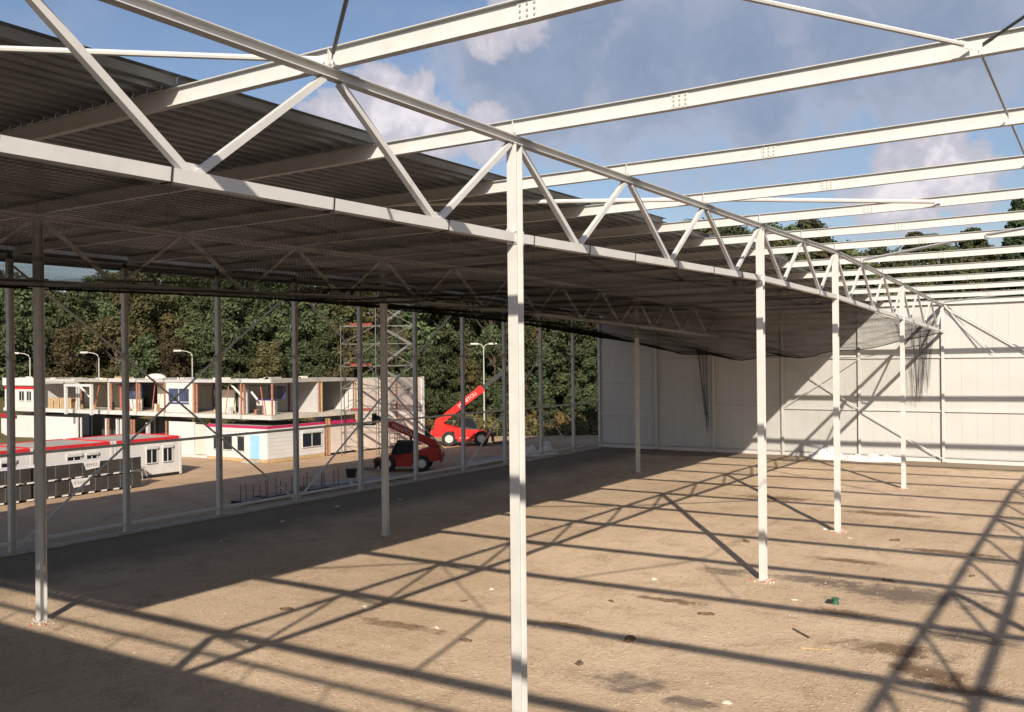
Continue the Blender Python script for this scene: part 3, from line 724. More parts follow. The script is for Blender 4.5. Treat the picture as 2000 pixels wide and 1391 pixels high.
    o = bpy.data.objects.new('lettering', text_mesh('MANITOU', .20, 'white')); put(o, t)
    o.matrix_local = Matrix.Translation((-.05, -w2-.146, .72)) @ Matrix.Rotation(R(90), 4, 'X')
    t.location = loc; t.rotation_euler = (0, 0, rz); t.scale = (sc, sc, sc); LOC[t.name] = tuple(loc)
    return t
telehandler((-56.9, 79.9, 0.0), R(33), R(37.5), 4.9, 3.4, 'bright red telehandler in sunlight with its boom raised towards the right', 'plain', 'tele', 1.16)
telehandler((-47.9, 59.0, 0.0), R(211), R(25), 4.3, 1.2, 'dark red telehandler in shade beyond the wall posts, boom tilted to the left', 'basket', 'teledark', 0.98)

# ------------------------------------------------------------------ site cabins
def window(root, x0, x1, y0, y1, z0, z1, axis, m='glass', frame='white', shutter=True, mull=True):
    """a window in a face looking to -y (axis 'y') or +x (axis 'x')"""
    if axis == 'x':
        X = x0
        wn = part('window', MB().box(X+.002, X+.02, y0, y1, z0, z1), m, root)
        f = MB().box(X+.004,X+.06,y0-.06,y0,z0-.06,z1+.06).box(X+.004,X+.06,y1,y1+.06,z0-.06,z1+.06).box(X+.004,X+.058,y0,y1,z1,z1+.06).box(X+.004,X+.09,y0,y1,z0-.06,z0)
        if mull: f.box(X+.021,X+.05,(y0+y1)/2-.03,(y0+y1)/2+.03,z0,z1)
        part('window_frame', f, frame, wn)
        if shutter: part('shutter_box', MB().box(X+.004, X+.14, y0-.08, y1+.08, z1+.065, z1+.28), 'greyframe', wn)
    else:
        Yv = y0
        wn = part('window', MB().box(x0, x1, Yv-.02, Yv-.002, z0, z1), m, root)
        f = MB().box(x0-.06,x0,Yv-.06,Yv-.004,z0-.06,z1+.06).box(x1,x1+.06,Yv-.06,Yv-.004,z0-.06,z1+.06).box(x0,x1,Yv-.058,Yv-.004,z1,z1+.06).box(x0,x1,Yv-.09,Yv-.004,z0-.06,z0)
        if mull: f.box((x0+x1)/2-.03,(x0+x1)/2+.03,Yv-.05,Yv-.021,z0,z1)
        part('window_frame', f, frame, wn)
        if shutter: part('shutter_box', MB().box(x0-.08, x1+.08, Yv-.14, Yv-.004, z1+.065, z1+.28), 'greyframe', wn)
    return wn

CX = -62.5
def cabin(y0, y1, label, win, fascia='red', depth=6.0):
    t = thing('site_cabin', label, 'cabin', (CX, y0, 0), 'red-edged cabins along the yard')
    b = part('wall', MB().box(CX-depth, CX, y0+.06, y1-.06, .22, 2.62), 'white', t)
    rb = MB(); n = int((y1-y0)/.3)
    for i in range(n): rb.box(CX+.001, CX+.012, y0+.15+i*.3, y0+.17+i*.3, .3, 2.55)
    part('ribs', rb, 'white', b, kind='stuff')
    part('roof', MB().box(CX-depth+.12, CX-.12, y0+.14, y1-.14, 2.70, 3.0), 'roofgrey', t)
    part('fascia', MB().box(CX-.10, CX+.03, y0+.22, y1-.22, 2.66, 3.06).box(CX-depth, CX-depth+.1, y0+.22, y1-.22, 2.66, 3.06)
         .box(CX-depth+.1, CX-.1, y0, y0+.13, 2.66, 3.06).box(CX-depth+.1, CX-.1, y1-.13, y1, 2.66, 3.06), fascia, t)
    co = MB()
    for y in (y0, y1-.2):
        co.box(CX-.16, CX+.035, y, y+.2, .05, 3.07)
    part('corner_post', co, 'white', t)
    part('skid', MB().box(CX-depth, CX, y0+.1, y1-.1, .04, .2), 'black', t)
    for (a, bb) in win: window(t, CX, 0, a, bb, 1.15, 2.15, 'x')
    return t
cabin(42.6, 48.6, 'white cabin with red roof edge at the right end of the front cabin row', [(45.4, 46.3), (46.9, 47.7)])
cabin(36.5, 42.5, 'white red-edged cabin second from the right end of the front row', [(38.9, 39.9), (40.4, 41.2)])
cabin(30.4, 36.4, 'white red-edged cabin third from the right end, partly behind a wall post', [(32.4, 33.6), (34.2, 35.1)])
cabin(24.3, 30.3, 'white red-edged cabin at the left edge of the picture', [(26.2, 27.3), (28.2, 29.1)])
t = thing('cabin_steps', 'small metal trestle at the foot of the right-hand red-edged cabin', 'steps', (-61.9, 44.0, 0))
for a in (43.6, 44.6): part('leg', MB().bar((-61.9, a, .0), (-62.2, a+.1, .95), .05, .05), 'galv', t); part('leg', MB().bar((-61.2, a, .0), (-61.9, a+.1, .95), .05, .05), 'galv', t)
part('tread', MB().box(-62.3, -61.8, 43.5, 44.8, .93, .98), 'galv', t)

# two-storey block of modules: front face looks to -y at FY, side face to +x at SX
FY, SX = 58.0, -62.2
def posts(root, xs, ys, z0, z1, m='rust', w_=.13):
    for x in xs:
        for y in ys: pb('corner_post', root, m, x-w_/2, x+w_/2, y-w_/2, y+w_/2, z0, z1)
def unit(x0, x1, y0, y1, z0, z1, label, m='rust', roof=True, floor=True):
    t = thing('modular_unit', label, 'modular unit', (x0, y0, z0), 'modules of the two-storey block')
    if floor: pb('floor_slab', t, 'slab', x0, x1, y0-.05, y1, z0-.42, z0)
    if floor: pb('floor_edge_beam', t, 'greyframe', x0+.02, x1-.02, y0-.14, y0-.052, z0-.40, z0-.08)
    if roof:
        dz = random.uniform(-.05, .10); pb('roof_slab', t, 'roofgrey', x0, x1, y0-.05, y1, z1, z1+.26+dz); pb('roof_edge_beam', t, random.choice(('roofgrey', 'greyframe', 'greypanel')), x0+.02, x1-.02, y0-.16, y0-.052, z1+.02, z1+.28+dz)
        for q in range(3):      # pipes and offcuts left on the roof and floor
            xx = random.uniform(x0+.4, x1-.9); pb('roof_offcut', t, random.choice(('cream', 'roofgrey', 'wood', 'greypanel')), xx, xx+random.uniform(.3, .9), y0+.3, y0+random.uniform(.6, 1.6), z1+.262+dz, z1+.262+dz+random.uniform(.04, .22))
            xx = random.uniform(x0+.4, x1-.7); yy = y0+random.uniform(.3, 1.0); pb('loose_material', t, random.choice(('darkin', 'wood', 'greypanel', 'rust', 'cream')), xx, xx+random.uniform(.15, .6), yy, yy+.3, z0+.003, z0+random.uniform(.15, .9))
        part('cable_tray', MB().bar((x0+.3, y0+.5, z1-.25), (x1-.3, y0+.5, z1-.22), .12, .06), 'darkin', t)
        part('prop', MB().tube((x0+(x1-x0)*random.uniform(.3,.7), y0+.35, z0+.002), (x0+(x1-x0)*random.uniform(.3,.7), y0+.4, z1-.002), .05, 8), 'redprimer', t)
    posts(t, (x0+.1, x1-.1), (y0+.1, y1-.1), z0+.001, z1-.001, m)
    return t
ZU0, ZU1 = 4.15, 7.02
D1 = FY + 6
# upper floor, front face, left to right
t = unit(-105.2, -98.7, FY, D1, ZU0, ZU1, 'closed white upper module with a red stripe, at the far left', 'white')
pb('wall', t, 'white', -105.15, -98.75, FY+.03, D1, ZU0+.003, ZU1-.004); pb('red_stripe', t, 'red', -105.15, -98.75, FY-.01, FY+.026, 6.2, 6.5)
pb('parapet', t, 'white', -105.2, -98.7, FY-.2, FY-.163, 6.6, 7.45)
window(t, -102.2, -101.2, FY+.03, 0, 4.95, 5.95, 'y', shutter=False); window(t, -100.7, -99.8, FY+.03, 0, 4.95, 5.95, 'y', shutter=False)
t = unit(-98.2, -91.4, FY, D1, ZU0, ZU1, 'open upper module with a sunlit cream back wall and timber crates', 'greyframe')
pb('back_wall', t, 'cream', -98.1, -91.6, D1-.3, D1-.1, ZU0+.002, ZU1-.002); pb('partition', t, 'cream', -94.3, -94.1, FY+2.4, D1-.32, ZU0+.002, ZU1-.002)
pb('inner_post', t, 'darkin', -93.4, -93.0, FY+1.5, FY+1.9, ZU0+.002, ZU1-.002); pb('inner_post', t, 'rust', -92.5, -92.3, FY+1.0, FY+1.2, ZU0+.002, ZU1-.002)
t = unit(-91.2, -85.9, FY, D1, ZU0, ZU1, 'open upper module with a pale grey portal frame in front and blue windows inside', 'greyframe')
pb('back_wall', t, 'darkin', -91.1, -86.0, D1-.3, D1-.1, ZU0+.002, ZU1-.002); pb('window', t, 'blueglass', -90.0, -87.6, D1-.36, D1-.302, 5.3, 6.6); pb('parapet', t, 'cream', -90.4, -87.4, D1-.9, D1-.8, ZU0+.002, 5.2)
fr = MB().box(-90.9, -90.65, FY-1.7, FY-1.45, 3.74, 6.6).box(-86.5, -86.25, FY-1.7, FY-1.45, 3.74, 6.6).box(-90.9, -86.25, FY-1.72, FY-1.46, 6.602, 6.85)
part('portal_frame', fr, 'greyframe', t); part('strut', MB().bar((-90.2, FY-.3, 6.5), (-88.6, FY-.3, 5.5), .14, .14), 'foam', t)
t = unit(-85.7, -81.3, FY, D1, ZU0, ZU1, 'open upper module with rust-brown posts and a blue window over a white parapet', 'rust')
pb('parapet', t, 'white', -84.9, -82.2, FY+1.2, FY+1.32, ZU0+.002, 5.25); pb('window', t, 'blueglass', -84.9, -82.2, FY+1.24, FY+1.3, 5.3, 6.7); pb('inner_post', t, 'redprimer', -84.9, -84.72, FY+.6, FY+.78, ZU0+.002, ZU1-.002); pb('back_wall', t, 'greypanel', -85.6, -81.4, D1-.3, D1-.1, ZU0+.002, ZU1-.002)
t = unit(-81.1, -77.0, FY, D1, ZU0, ZU1, 'open upper module with a tall cream partition and a red door frame', 'rust')
pb('partition', t, 'cream', -80.2, -78.7, FY+1.6, FY+1.75, ZU0+.002, ZU1-.002); pb('back_wall', t, 'cream', -81.0, -77.1, D1-.3, D1-.1, ZU0+.002, ZU1-.002)
part('door_frame', MB().box(-78.6,-78.42,FY+1.5,FY+1.68,ZU0+.002,6.9).box(-77.5,-77.32,FY+1.5,FY+1.68,ZU0+.002,6.9).box(-78.42,-77.5,FY+1.52,FY+1.66,ZU0+.002,ZU0+.16), 'redprimer', t)
t = unit(-76.8, -72.7, FY, D1, ZU0, ZU1, 'closed white upper module with one broad dark window', 'rust')
pb('wall', t, 'white', -76.65, -72.85, FY-.10, FY+.15, ZU0+.003, ZU1-.003); window(t, -76.2, -73.2, FY-.10, 0, 5.2, 6.45, 'y', m='blueglass', shutter=False); pb('blue_sill', t, 'bluetrim', -76.2, -73.2, FY-.2, FY-.192, 5.02, 5.13)
t = unit(-72.5, -66.2, FY, D1, ZU0, ZU1, 'open upper module with cream panels and a grey board leaning inside', 'rust')
pb('partition', t, 'cream', -71.6, -69.4, FY+2.0, FY+2.15, ZU0+.002, 6.3); pb('partition', t, 'cream', -68.9, -68.2, FY+2.3, FY+2.45, ZU0+.002, 6.6); pb('back_wall', t, 'white', -72.4, -66.3, D1-.3, D1-.1, ZU0+.002, ZU1-.002)
part('leaning_board', MB().poly([(-67.9, ZU0+.01), (-66.6, ZU0+.01), (-66.6, 6.4), (-67.9, 6.8)], FY+1.2, FY+1.28), 'greypanel', t); part('strut', MB().bar((-67.9, FY+.3, 6.9), (-66.5, FY+.3, 5.9), .13, .13), 'foam', t)
t = unit(-66.0, SX, FY, D1, ZU0, ZU1, 'open corner module above the magenta-edged cabin, with rust posts and a low cream parapet', 'rust')
pb('parapet', t, 'beige', -65.4, -62.9, FY+1.1, FY+1.22, ZU0+.002, 5.4); pb('window', t, 'blueglass', -65.3, -63.0, FY+2.4, FY+2.46, 5.5, 6.7); pb('blue_sill', t, 'bluetrim', -65.3, -62.9, FY+1.08, FY+1.26, 5.41, 5.5); part('strut', MB().bar((-65.4, FY+.5, 6.2), (-64.6, FY+.5, 5.5), .13, .13), 'foam', t)
pb('back_wall', t, 'greypanel', -65.9, -62.3, D1-.3, D1-.1, ZU0+.002, ZU1-.002)
# upper floor, side face
t = unit(-67.0, SX, 64.15, 69.0, ZU0-.02, ZU1-.02, 'open upper module on the side with a bright grey-white room inside', 'ochre')
pb('back_wall', t, 'white', -66.9, -66.7, 64.3, 68.85, ZU0, ZU1-.03); pb('end_wall', t, 'white', -66.68, -62.5, 68.7, 68.85, ZU0, ZU1-.03); pb('skirting', t, 'foam', -66.69, -66.5, 64.3, 68.6, ZU0, ZU0+.35); pb('door', t, 'darkin', -66.69, -66.6, 64.4, 65.2, ZU0+.4, 6.7)
# lower floor, front face
t = unit(-106.0, -98.4, FY, D1, .25, 3.3, 'white lower module with a dark red edge at the far left', 'white', roof=False)
pb('wall', t, 'white', -105.95, -98.45, FY+.03, D1, .253, 3.25); pb('fascia', t, 'darkred', -106.0, -102.6, FY-.2, FY-.15, 3.0, 3.4); window(t, -104.6, -103.4, FY+.03, 0, 1.2, 2.5, 'y', shutter=False)
t = unit(-97.9, -91.3, FY, D1, .25, 3.3, 'lower module closed by a plain sunlit white panel', 'greyframe', roof=False)
pb('wall', t, 'white', -97.7, -91.5, FY-.02, FY+.1, .253, 3.28)
t = unit(-90.9, -86.4, FY, D1, .25, 3.3, 'dark open lower module left of the grey-framed bay', 'white', roof=False)
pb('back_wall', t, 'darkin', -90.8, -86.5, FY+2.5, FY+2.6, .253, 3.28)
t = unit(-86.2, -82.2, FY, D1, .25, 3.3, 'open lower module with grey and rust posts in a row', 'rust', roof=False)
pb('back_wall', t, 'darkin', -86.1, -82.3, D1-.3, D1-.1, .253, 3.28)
for i, x in enumerate((-85.6, -84.9, -84.2, -83.3)): pb('inner_post', t, ('greyframe','greyframe','rust','darkin')[i], x, x+.24, FY+.6, FY+.84, .253, 3.28)
t = unit(-82.0, -76.8, FY, D1, .25, 3.3, 'dark open lower module stacked with stored material', 'rust', roof=False)
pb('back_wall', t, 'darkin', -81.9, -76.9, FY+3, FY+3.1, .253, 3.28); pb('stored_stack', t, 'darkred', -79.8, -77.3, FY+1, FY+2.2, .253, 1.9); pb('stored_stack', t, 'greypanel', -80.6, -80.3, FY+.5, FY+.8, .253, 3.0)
t = unit(-76.5, -70.5, FY, D1, .25, 3.3, 'lower module with a white panel beside a ribbed pink-white panel', 'rust', roof=False)
pb('wall', t, 'white', -76.3, -72.6, FY-.06, FY+.1, .253, 3.28)
for i in range(5): pb('ribbed_panel', t, 'beige', -72.5+.38*i, -72.5+.38*i+.36, FY-.03+.004*(i%2), FY+.08, .3, 3.1)
# magenta-edged cabin with blue door on the corner
t = thing('site_cabin', 'white corner cabin with a magenta roof edge and a light blue door', 'cabin', (-70.2, 57.5, 0))
cx0, cx1, cy0, cy1 = -70.2, SX, 57.4, 64.5
pb('wall', t, 'white', cx0, cx1, cy0, cy1, .28, 2.9)
for i in range(7): pb('side_board', t, 'white', cx1+.002, cx1+.016, cy0+.1, cy1-.1, .34+.36*i, .34+.36*i+.335)
pb('roof', t, 'roofgrey', cx0+.12, cx1-.12, cy0+.12, cy1-.12, 2.95, 3.2)
part('fascia', MB().box(cx0, cx1+.04, cy0-.05, cy0+.1, 2.98, 3.22).box(cx1-.1, cx1+.04, cy0+.1, cy1, 2.98, 3.22), 'pink', t)
part('fascia_lower_band', MB().box(cx0, cx1+.034, cy0-.044, cy0-.001, 2.66, 2.978).box(cx1+.017, cx1+.034, cy0, cy1, 2.66, 2.978), 'white', t)
pb('skirt', t, 'ochre', cx0, cx1-.02, cy0+.02, cy1, .0, .27)
d = pb('door', t, 'bluedoor', -64.35, -63.2, cy0-.05, cy0-.004, .3, 2.4)
part('door_panel', MB().box(-64.15, -63.4, cy0-.075, cy0-.051, .5, 1.15).box(-64.15, -63.4, cy0-.075, cy0-.051, 1.3, 2.2), 'bluedoor', d); part('handle', MB().box(-63.38, -63.28, cy0-.10, cy0-.051, 1.22, 1.27), 'galv', d)
window(t, -69.2, -66.7, cy0, 0, 1.0, 2.2, 'y', mull=True); window(t, -66.0, -65.1, cy0, 0, .95, 2.2, 'y', mull=False)
window(t, cx1+.016, 0, 61.6, 64.0, 1.05, 2.25, 'x')
part('step', MB().box(-64.5, -63.0, cy0-.9, cy0-.1, 0, .14), 'plinth', t)
t = thing('site_cabin', 'pale container with a magenta edge right of the blue-door cabin, between ochre posts', 'cabin', (SX, 65.2, 0))
pb('wall', t, 'white', -68, SX, 65.25, 68.9, .2, 2.9); part('fascia', MB().box(SX-.1, SX+.04, 65.3, 68.8, 2.91, 3.25), 'pink', t)
for i in range(7): pb('side_board', t, 'beige', SX+.002, SX+.014, 65.4, 68.8, .3+.36*i, .3+.36*i+.335)
pb('corner_post', t, 'rust', SX-.14, SX+.06, 64.75, 64.95, .05, 3.5); pb('corner_post', t, 'ochre', SX-.14, SX+.06, 65.0, 65.2, .05, 3.5); pb('corner_post', t, 'ochre', SX-.14, SX+.06, 68.92, 69.12, .05, 3.7)
t = thing('panel_block', 'tall ribbed beige end of the two-storey block behind the scaffold tower', 'building', (SX, 69.2, 0))
pb('core', t, 'beige', -68, SX-.06, 69.2, 79.6, .1, 7.1)
for lv, (za, zc) in enumerate(((.15, 3.2), (3.6, 7.15))):
    for i in range(9): pb('wall_panel', t, 'beige', SX-.055, SX+.015*(i % 2), 69.25+1.1*i, 69.25+1.1*i+1.07, za, zc)
pb('floor_band', t, 'foam', SX-.055, SX+.03, 69.2, 79.6, 3.22, 3.58); pb('end_post', t, 'white', SX-.1, SX+.06, 79.15+.1, 79.7, .05, 7.2); pb('mid_post', t, 'rust', SX+.02, SX+.14, 74.9, 75.05, .1, 7.1)
t = single('roof_dome', MB(), 'cream', 'small pale rooflight dome on top of the two-storey block', 'rooflight', (-81, FY+2, 7.36))
bmx = bmesh.new(); bmesh.ops.create_uvsphere(bmx, u_segments=16, v_segments=8, radius=1.0)
for v in bmx.verts: v.co = Vector((v.co.x*1.15, v.co.y*1.0, max(0, v.co.z)*.5))
bmx.to_mesh(t.data); bmx.free()
# timber crates on the upper floor
for i in range(4):
    t = thing('timber_crate', ('leftmost', 'second from left', 'third from left', 'rightmost')[i] + ' slatted timber crate on the open upper floor', 'crate', (-97.6+1.1*i, FY+.6, ZU0), 'timber crates on the upper floor')
    for j in range(4): part('slat', MB().box(-97.6+1.1*i+.25*j, -97.6+1.1*i+.25*j+.18, FY+.6, FY+.64, ZU0, ZU0+1.15), 'wood', t)
    part('back', MB().box(-97.6+1.1*i, -97.6+1.1*i+.95, FY+1.3, FY+1.34, ZU0, ZU0+1.1), 'wood', t); part('top', MB().box(-97.6+1.1*i, -97.6+1.1*i+.95, FY+.645, FY+1.295, ZU0+1.05, ZU0+1.1), 'wood', t)

# ------------------------------------------------------------------ stacked panel packs
def pack(y0, y1, z0, label, sign=None):
    x0, x1 = -59.6, -58.45
    t = thing('panel_pack', label, 'panel pack', (x1, y0, z0), 'dark panel packs stacked two high')
    mb = MB()
    for i in range(12):
        s = .012*(i % 2); mb.box(x0+s, x1-s, y0, y1, z0+.14+.075*i, z0+.14+.075*i+.074)
    part('panels', mb, 'pack', t, kind='stuff')
    n = int((y1-y0)/.95)
    for i in range(n+1):
        y = y0+.2+.95*i
        if y > y1-.1: break
        part('foam_block', MB().box(x0, x1+.02, y-.16, y+.22, z0+.03, z0+.135), 'foam', t)
        part('strap', MB().box(x1+.001, x1+.012, y+.3, y+.335, z0+.14, z0+1.05), 'strap', t)
    if z0 > 1: part('top_film', MB().box(x0-.01, x1+.025, y0-.01, y1+.01, z0+1.041, z0+1.13), 'film', t)
    if sign:
        a, b = sign
        sg = part('sign_sheet', MB().add([(x1+.04,a,z0+1.10),(x1+.04,b,z0+1.10),(x1+.05,b-.05,z0+.62),(x1+.05,a+.2,z0+.52),(x1+.05,a,z0+1.10),(x1+.05,b,z0+1.10),(x1+.06,b-.05,z0+.62),(x1+.06,a+.2,z0+.52)],
                  [(0,1,2,3),(4,5,6,7),(0,1,5,4),(1,2,6,5),(2,3,7,6),(3,0,4,7)]), 'foam', t)
        pr = MB(); y = a+.18; r_ = random.Random(int(a*10))
        while y < b-.22:
            w_ = r_.uniform(.05, .1); h = r_.uniform(.22, .27)
            pr.box(x1+.062, x1+.066, y, y+w_*.45, z0+.72, z0+.72+h)
            if r_.random() > .4: pr.box(x1+.062, x1+.0655, y+w_*.45, y+w_, z0+.72+h*.5, z0+.72+h*.72)
            y += w_ + .05
        part('print', pr, 'print', sg)
pack(34.1, 42.0, 1.12, 'upper dark panel pack at the right end of the stack, with a white sign', (37.5, 38.75))
pack(34.1, 42.0, 0.02, 'lower dark panel pack at the right end of the stack, with a white sign', (36.6, 38.0))
pack(26.0, 33.9, 1.12, 'upper dark panel pack at the left edge of the picture')
pack(26.0, 33.9, 0.02, 'lower dark panel pack at the left edge of the picture')

# ------------------------------------------------------------------ scaffold stair tower
t = thing('scaffold_tower', 'grey tube scaffold stair tower rising above the modules', 'scaffold', (-58, 67, 0))
ux, uy = Vector((.843, .538, 0)), Vector((-.538, .843, 0)); SB = Vector((-60.9, 65.4, 0))
def S(a, b, z): return SB + ux*a + uy*b + Vector((0, 0, z))
AX = [0, 3.3, 6.9]; TOP = {0: 12.2, 3.3: 15.4, 6.9: 15.4}
for a in AX:
    for b in (0, 1.6): part('standard', MB().tube(S(a,b,0), S(a,b,TOP[a]), .038, 8), 'scaff', t)
zs = [2.1, 4.2, 6.3, 8.4, 10.5, 12.2, 14.3]
for z in zs:
    for b in (0, 1.6):
        if z <= 12.2: part('ledger', MB().tube(S(0,b,z), S(3.3,b,z), .032, 8), 'scaff', t)
        part('ledger', MB().tube(S(3.3,b,z), S(6.9,b,z), .032, 8), 'scaff', t)
    for a in AX:
        if z <= TOP[a]: part('transom', MB().tube(S(a,0,z), S(a,1.6,z), .042, 8), 'scaff', t)
for i, z in enumerate(zs[:-1]):
    z2 = zs[i+1]
    if z2 <= 12.3: part('diagonal', MB().tube(S(0,-.06,z), S(3.3,-.06,z2), .03, 8), 'scaff', t)
    p, q = (S(6.9,-.06,z), S(3.3,-.06,z2)) if i % 2 else (S(3.3,-.06,z), S(6.9,-.06,z2))
    part('diagonal', MB().tube(p, q, .03, 8), 'scaff', t)
    # stair flight
    A, B_ = S(3.6 if i % 2 else 6.5, .8, z), S(6.5 if i % 2 else 3.6, .8, z2); fl = MB()
    for off in (-.35, .35):
        fl.bar(A+uy*off, B_+uy*off, .05, .2)
    for j in range(8):
        c_ = A.lerp(B_, (j+.5)/8); fl.bar(c_-uy*.34, c_+uy*.34, .22, .04)
    part('stair_flight', fl, 'darkrod', t)
for z in (4.2, 8.4, 12.2): part('toe_board', MB().bar(S(.9,-.03,z+.14), S(2.9,-.03,z+.14), .04, .22), 'scaffred', t)
for z in (2.1, 4.2, 6.3, 8.4): part('walk_board', MB().bar(S(3.5,.3,z+.07), S(6.8,.3,z+.07), .5, .06), 'plank', t)
mbn = MB(); vs = []
for j in range(9):
    for i in range(7): vs.append(S(3.5+.36*i, 1.72+.06*math.sin(i*2+j), 8.4+.8*j))
mbn.add(vs, [(j*7+i, j*7+i+1, j*7+i+8, j*7+i+7) for j in range(8) for i in range(6)])
part('sheeting', mbn, 'net', t, smooth=True)

# ------------------------------------------------------------------ street lamps
def lamp(x, y, h, label, arm=(-1.6, -.9), twin=False):
    t = thing('street_lamp', label, 'street lamp', (x, y, 0), 'street lamps behind the modules')
    part('pole', MB().tube((x,y,-.2), (x,y,h-.6), .11, 8, .065), 'pole', t)
    for s in ((1, -1) if twin else (1,)):
        dx, dy = arm[0]*s, arm[1]*s
        a = MB(); pts = [(x,y,h-.6),(x+dx*.12,y+dy*.12,h-.22),(x+dx*.42,y+dy*.42,h-.02),(x+dx*.75,y+dy*.75,h+.05)]
        for p, q in zip(pts, pts[1:]): a.tube(p, q, .055, 6)
        part('arm', a, 'pole', t)
        d = Vector((dx, dy, 0)).normalized(); A = Vector((x+dx*.72, y+dy*.72, h+.04)); 
        hd = MB().ext([(-.16,-.10),(.16,-.10),(.20,.02),(.10,.12),(-.10,.12),(-.20,.02)], A, A+d*.95)
        part('lamp_head', hd, 'lamp', t)
lamp(-111.9, 64.9, 10.3, 'leftmost street lamp against the trees, left of the shaded column')
lamp(-104.8, 69.5, 10.3, 'middle one of the three left street lamps, arm to the left')
lamp(-95.1, 75.7, 10.4, 'rightmost of the three left street lamps, with a curved arm')
lamp(-62.6, 91.8, 10.8, 'twin-headed lamp post standing behind the raised red boom', (.7, .5), True)

# ------------------------------------------------------------------ yard clutter
t = thing('reinforcement_rack', 'low dark formwork with rusty rods standing up, outside the wall frame', 'formwork', (-45.4, 40, 0))
for i in range(5): part('board', MB().box(-46.2+.02*i, -45.0, 39.6+1.9*i, 39.6+1.9*i+1.8, .02, .22+.05*(i % 2)), 'black', t)
rr = random.Random(11)
for i in range(22):
    x, y = rr.uniform(-46.0, -45.1), 39.8 + 9*i/22 + rr.uniform(-.2, .2)
    part('rod', MB().tube((x, y, .2), (x+rr.uniform(-.05,.05), y, rr.uniform(.9, 1.55)), .025, 5), 'rebar', t)
t = thing('bucket_stand', 'black tub on a white post outside the wall frame', 'tub', (-45.3, 49.6, 0))
part('post', MB().tube((-45.3,49.6,0), (-45.3,49.6,.6), .12, 10), 'foam', t); part('tub', MB().tube((-45.3,49.6,.6), (-45.3,49.6,1.25), .32, 14, .42), 'black', t)
t = thing('pipe_bundle', 'grey pipes lying on the yard beside the black tub', 'pipes', (-46, 51, 0))
for i in range(6): part('pipe', MB().tube((-47.6+.28*i, 46.5+.3*i, .12), (-45.5+.25*i, 54.5, .12), .11, 10), 'pipe', t)
def heap(name, cx, cy, rx, ry, h, m, label, cat, seed, rz=0, rg=1.0):
    n, mm = 44, 32; mb = MB(); vs = []
    for j in range(mm+1):
        for i in range(n+1):
            u, v = 2*i/n-1, 2*j/mm-1; r = math.sqrt(u*u+v*v)
            e = max(0, 1-r)**.6
            nzv = mnoise.noise((u*2.1+seed, v*2.1, seed)) + rg*.7*abs(mnoise.noise((u*5+seed, v*5, seed*2)))
            nzv += rg*.4*mnoise.noise((u*9+seed, v*9, seed)); z = max(-.02, h*e*(.5+.95*nzv)) if r < 1 else -.02
            a, b = u*rx*(1+.15*mnoise.noise((v*3, seed, 0))), v*ry
            vs.append((cx+a*math.cos(rz)-b*math.sin(rz), cy+a*math.sin(rz)+b*math.cos(rz), z+.005))
    mb.add(vs, [(j*(n+1)+i, j*(n+1)+i+1, (j+1)*(n+1)+i+1, (j+1)*(n+1)+i) for j in range(mm) for i in range(n)])
    return single(name, mb, m, label, cat, (cx, cy, 0))
heap('plastic_heap', -44.6, 74.6, 2.0, 1.1, 2.1, 'film', 'crumpled white plastic bundle outside the wall frame near the corner', 'plastic', 3.3, R(60), .35)
heap('plastic_heap', -20.6, 82.9, 1.7, .8, 1.05, 'film', 'crumpled white plastic heap at the foot of the sunlit far wall, highest part', 'plastic', 9.1)
heap('plastic_heap', -17.4, 82.6, 1.9, .8, .6, 'film', 'low spread of white plastic beside the heap at the far wall', 'plastic', 5.7)
heap('foam_sheets', -15.4, 82.9, 1.2, .6, .55, 'foam', 'white foam sheets lying at the right end of the plastic heap', 'foam', 1.9)
single('blue_board', MB().box(-46.4, -44.3, 64.0, 70.0, 0, .16), 'pipe', 'flat blue-grey board lying outside the wall frame', 'board', (-45.4, 66, 0))
single('yard_rubble', MB(), 'clod', 'dark heap of scrap in front of the shaded telehandler', 'scrap', (-53, 64, 0))
bm = bmesh.new()
rr = random.Random(2)
for i in range(40):
    m_ = Matrix.Translation((rr.gauss(0, .8), rr.gauss(0, .6), abs(rr.gauss(.3, .25)))) @ Matrix.Rotation(rr.uniform(0, 6), 4, Vector((rr.random(), rr.random(), rr.random())).normalized()) @ Matrix.Diagonal((rr.uniform(.1,.6), rr.uniform(.1,.3), rr.uniform(.05,.2), 1))
    bmesh.ops.create_cube(bm, size=1, matrix=m_)
bm.to_mesh(bpy.data.objects['yard_rubble'].data); bm.free()

# site fence in front of the bank
t = thing('site_fence', 'thin green wire fence along the foot of the wooded bank', 'fence', (-55, 92, 0))
fa, fb = Vector((-66, 86, 0)), Vector((-34, 97, 0)); n = 13
for i in range(n+1):
    p = fa.lerp(fb, i/n); part('post', MB().tube(p, p+Vector((0,0,2.1)), .035, 6), 'fencegreen', t)
for z in (.2, 1.1, 2.0): part('wire', MB().tube(fa+Vector((0,0,z)), fb+Vector((0,0,z)), .018, 5), 'fencegreen', t)

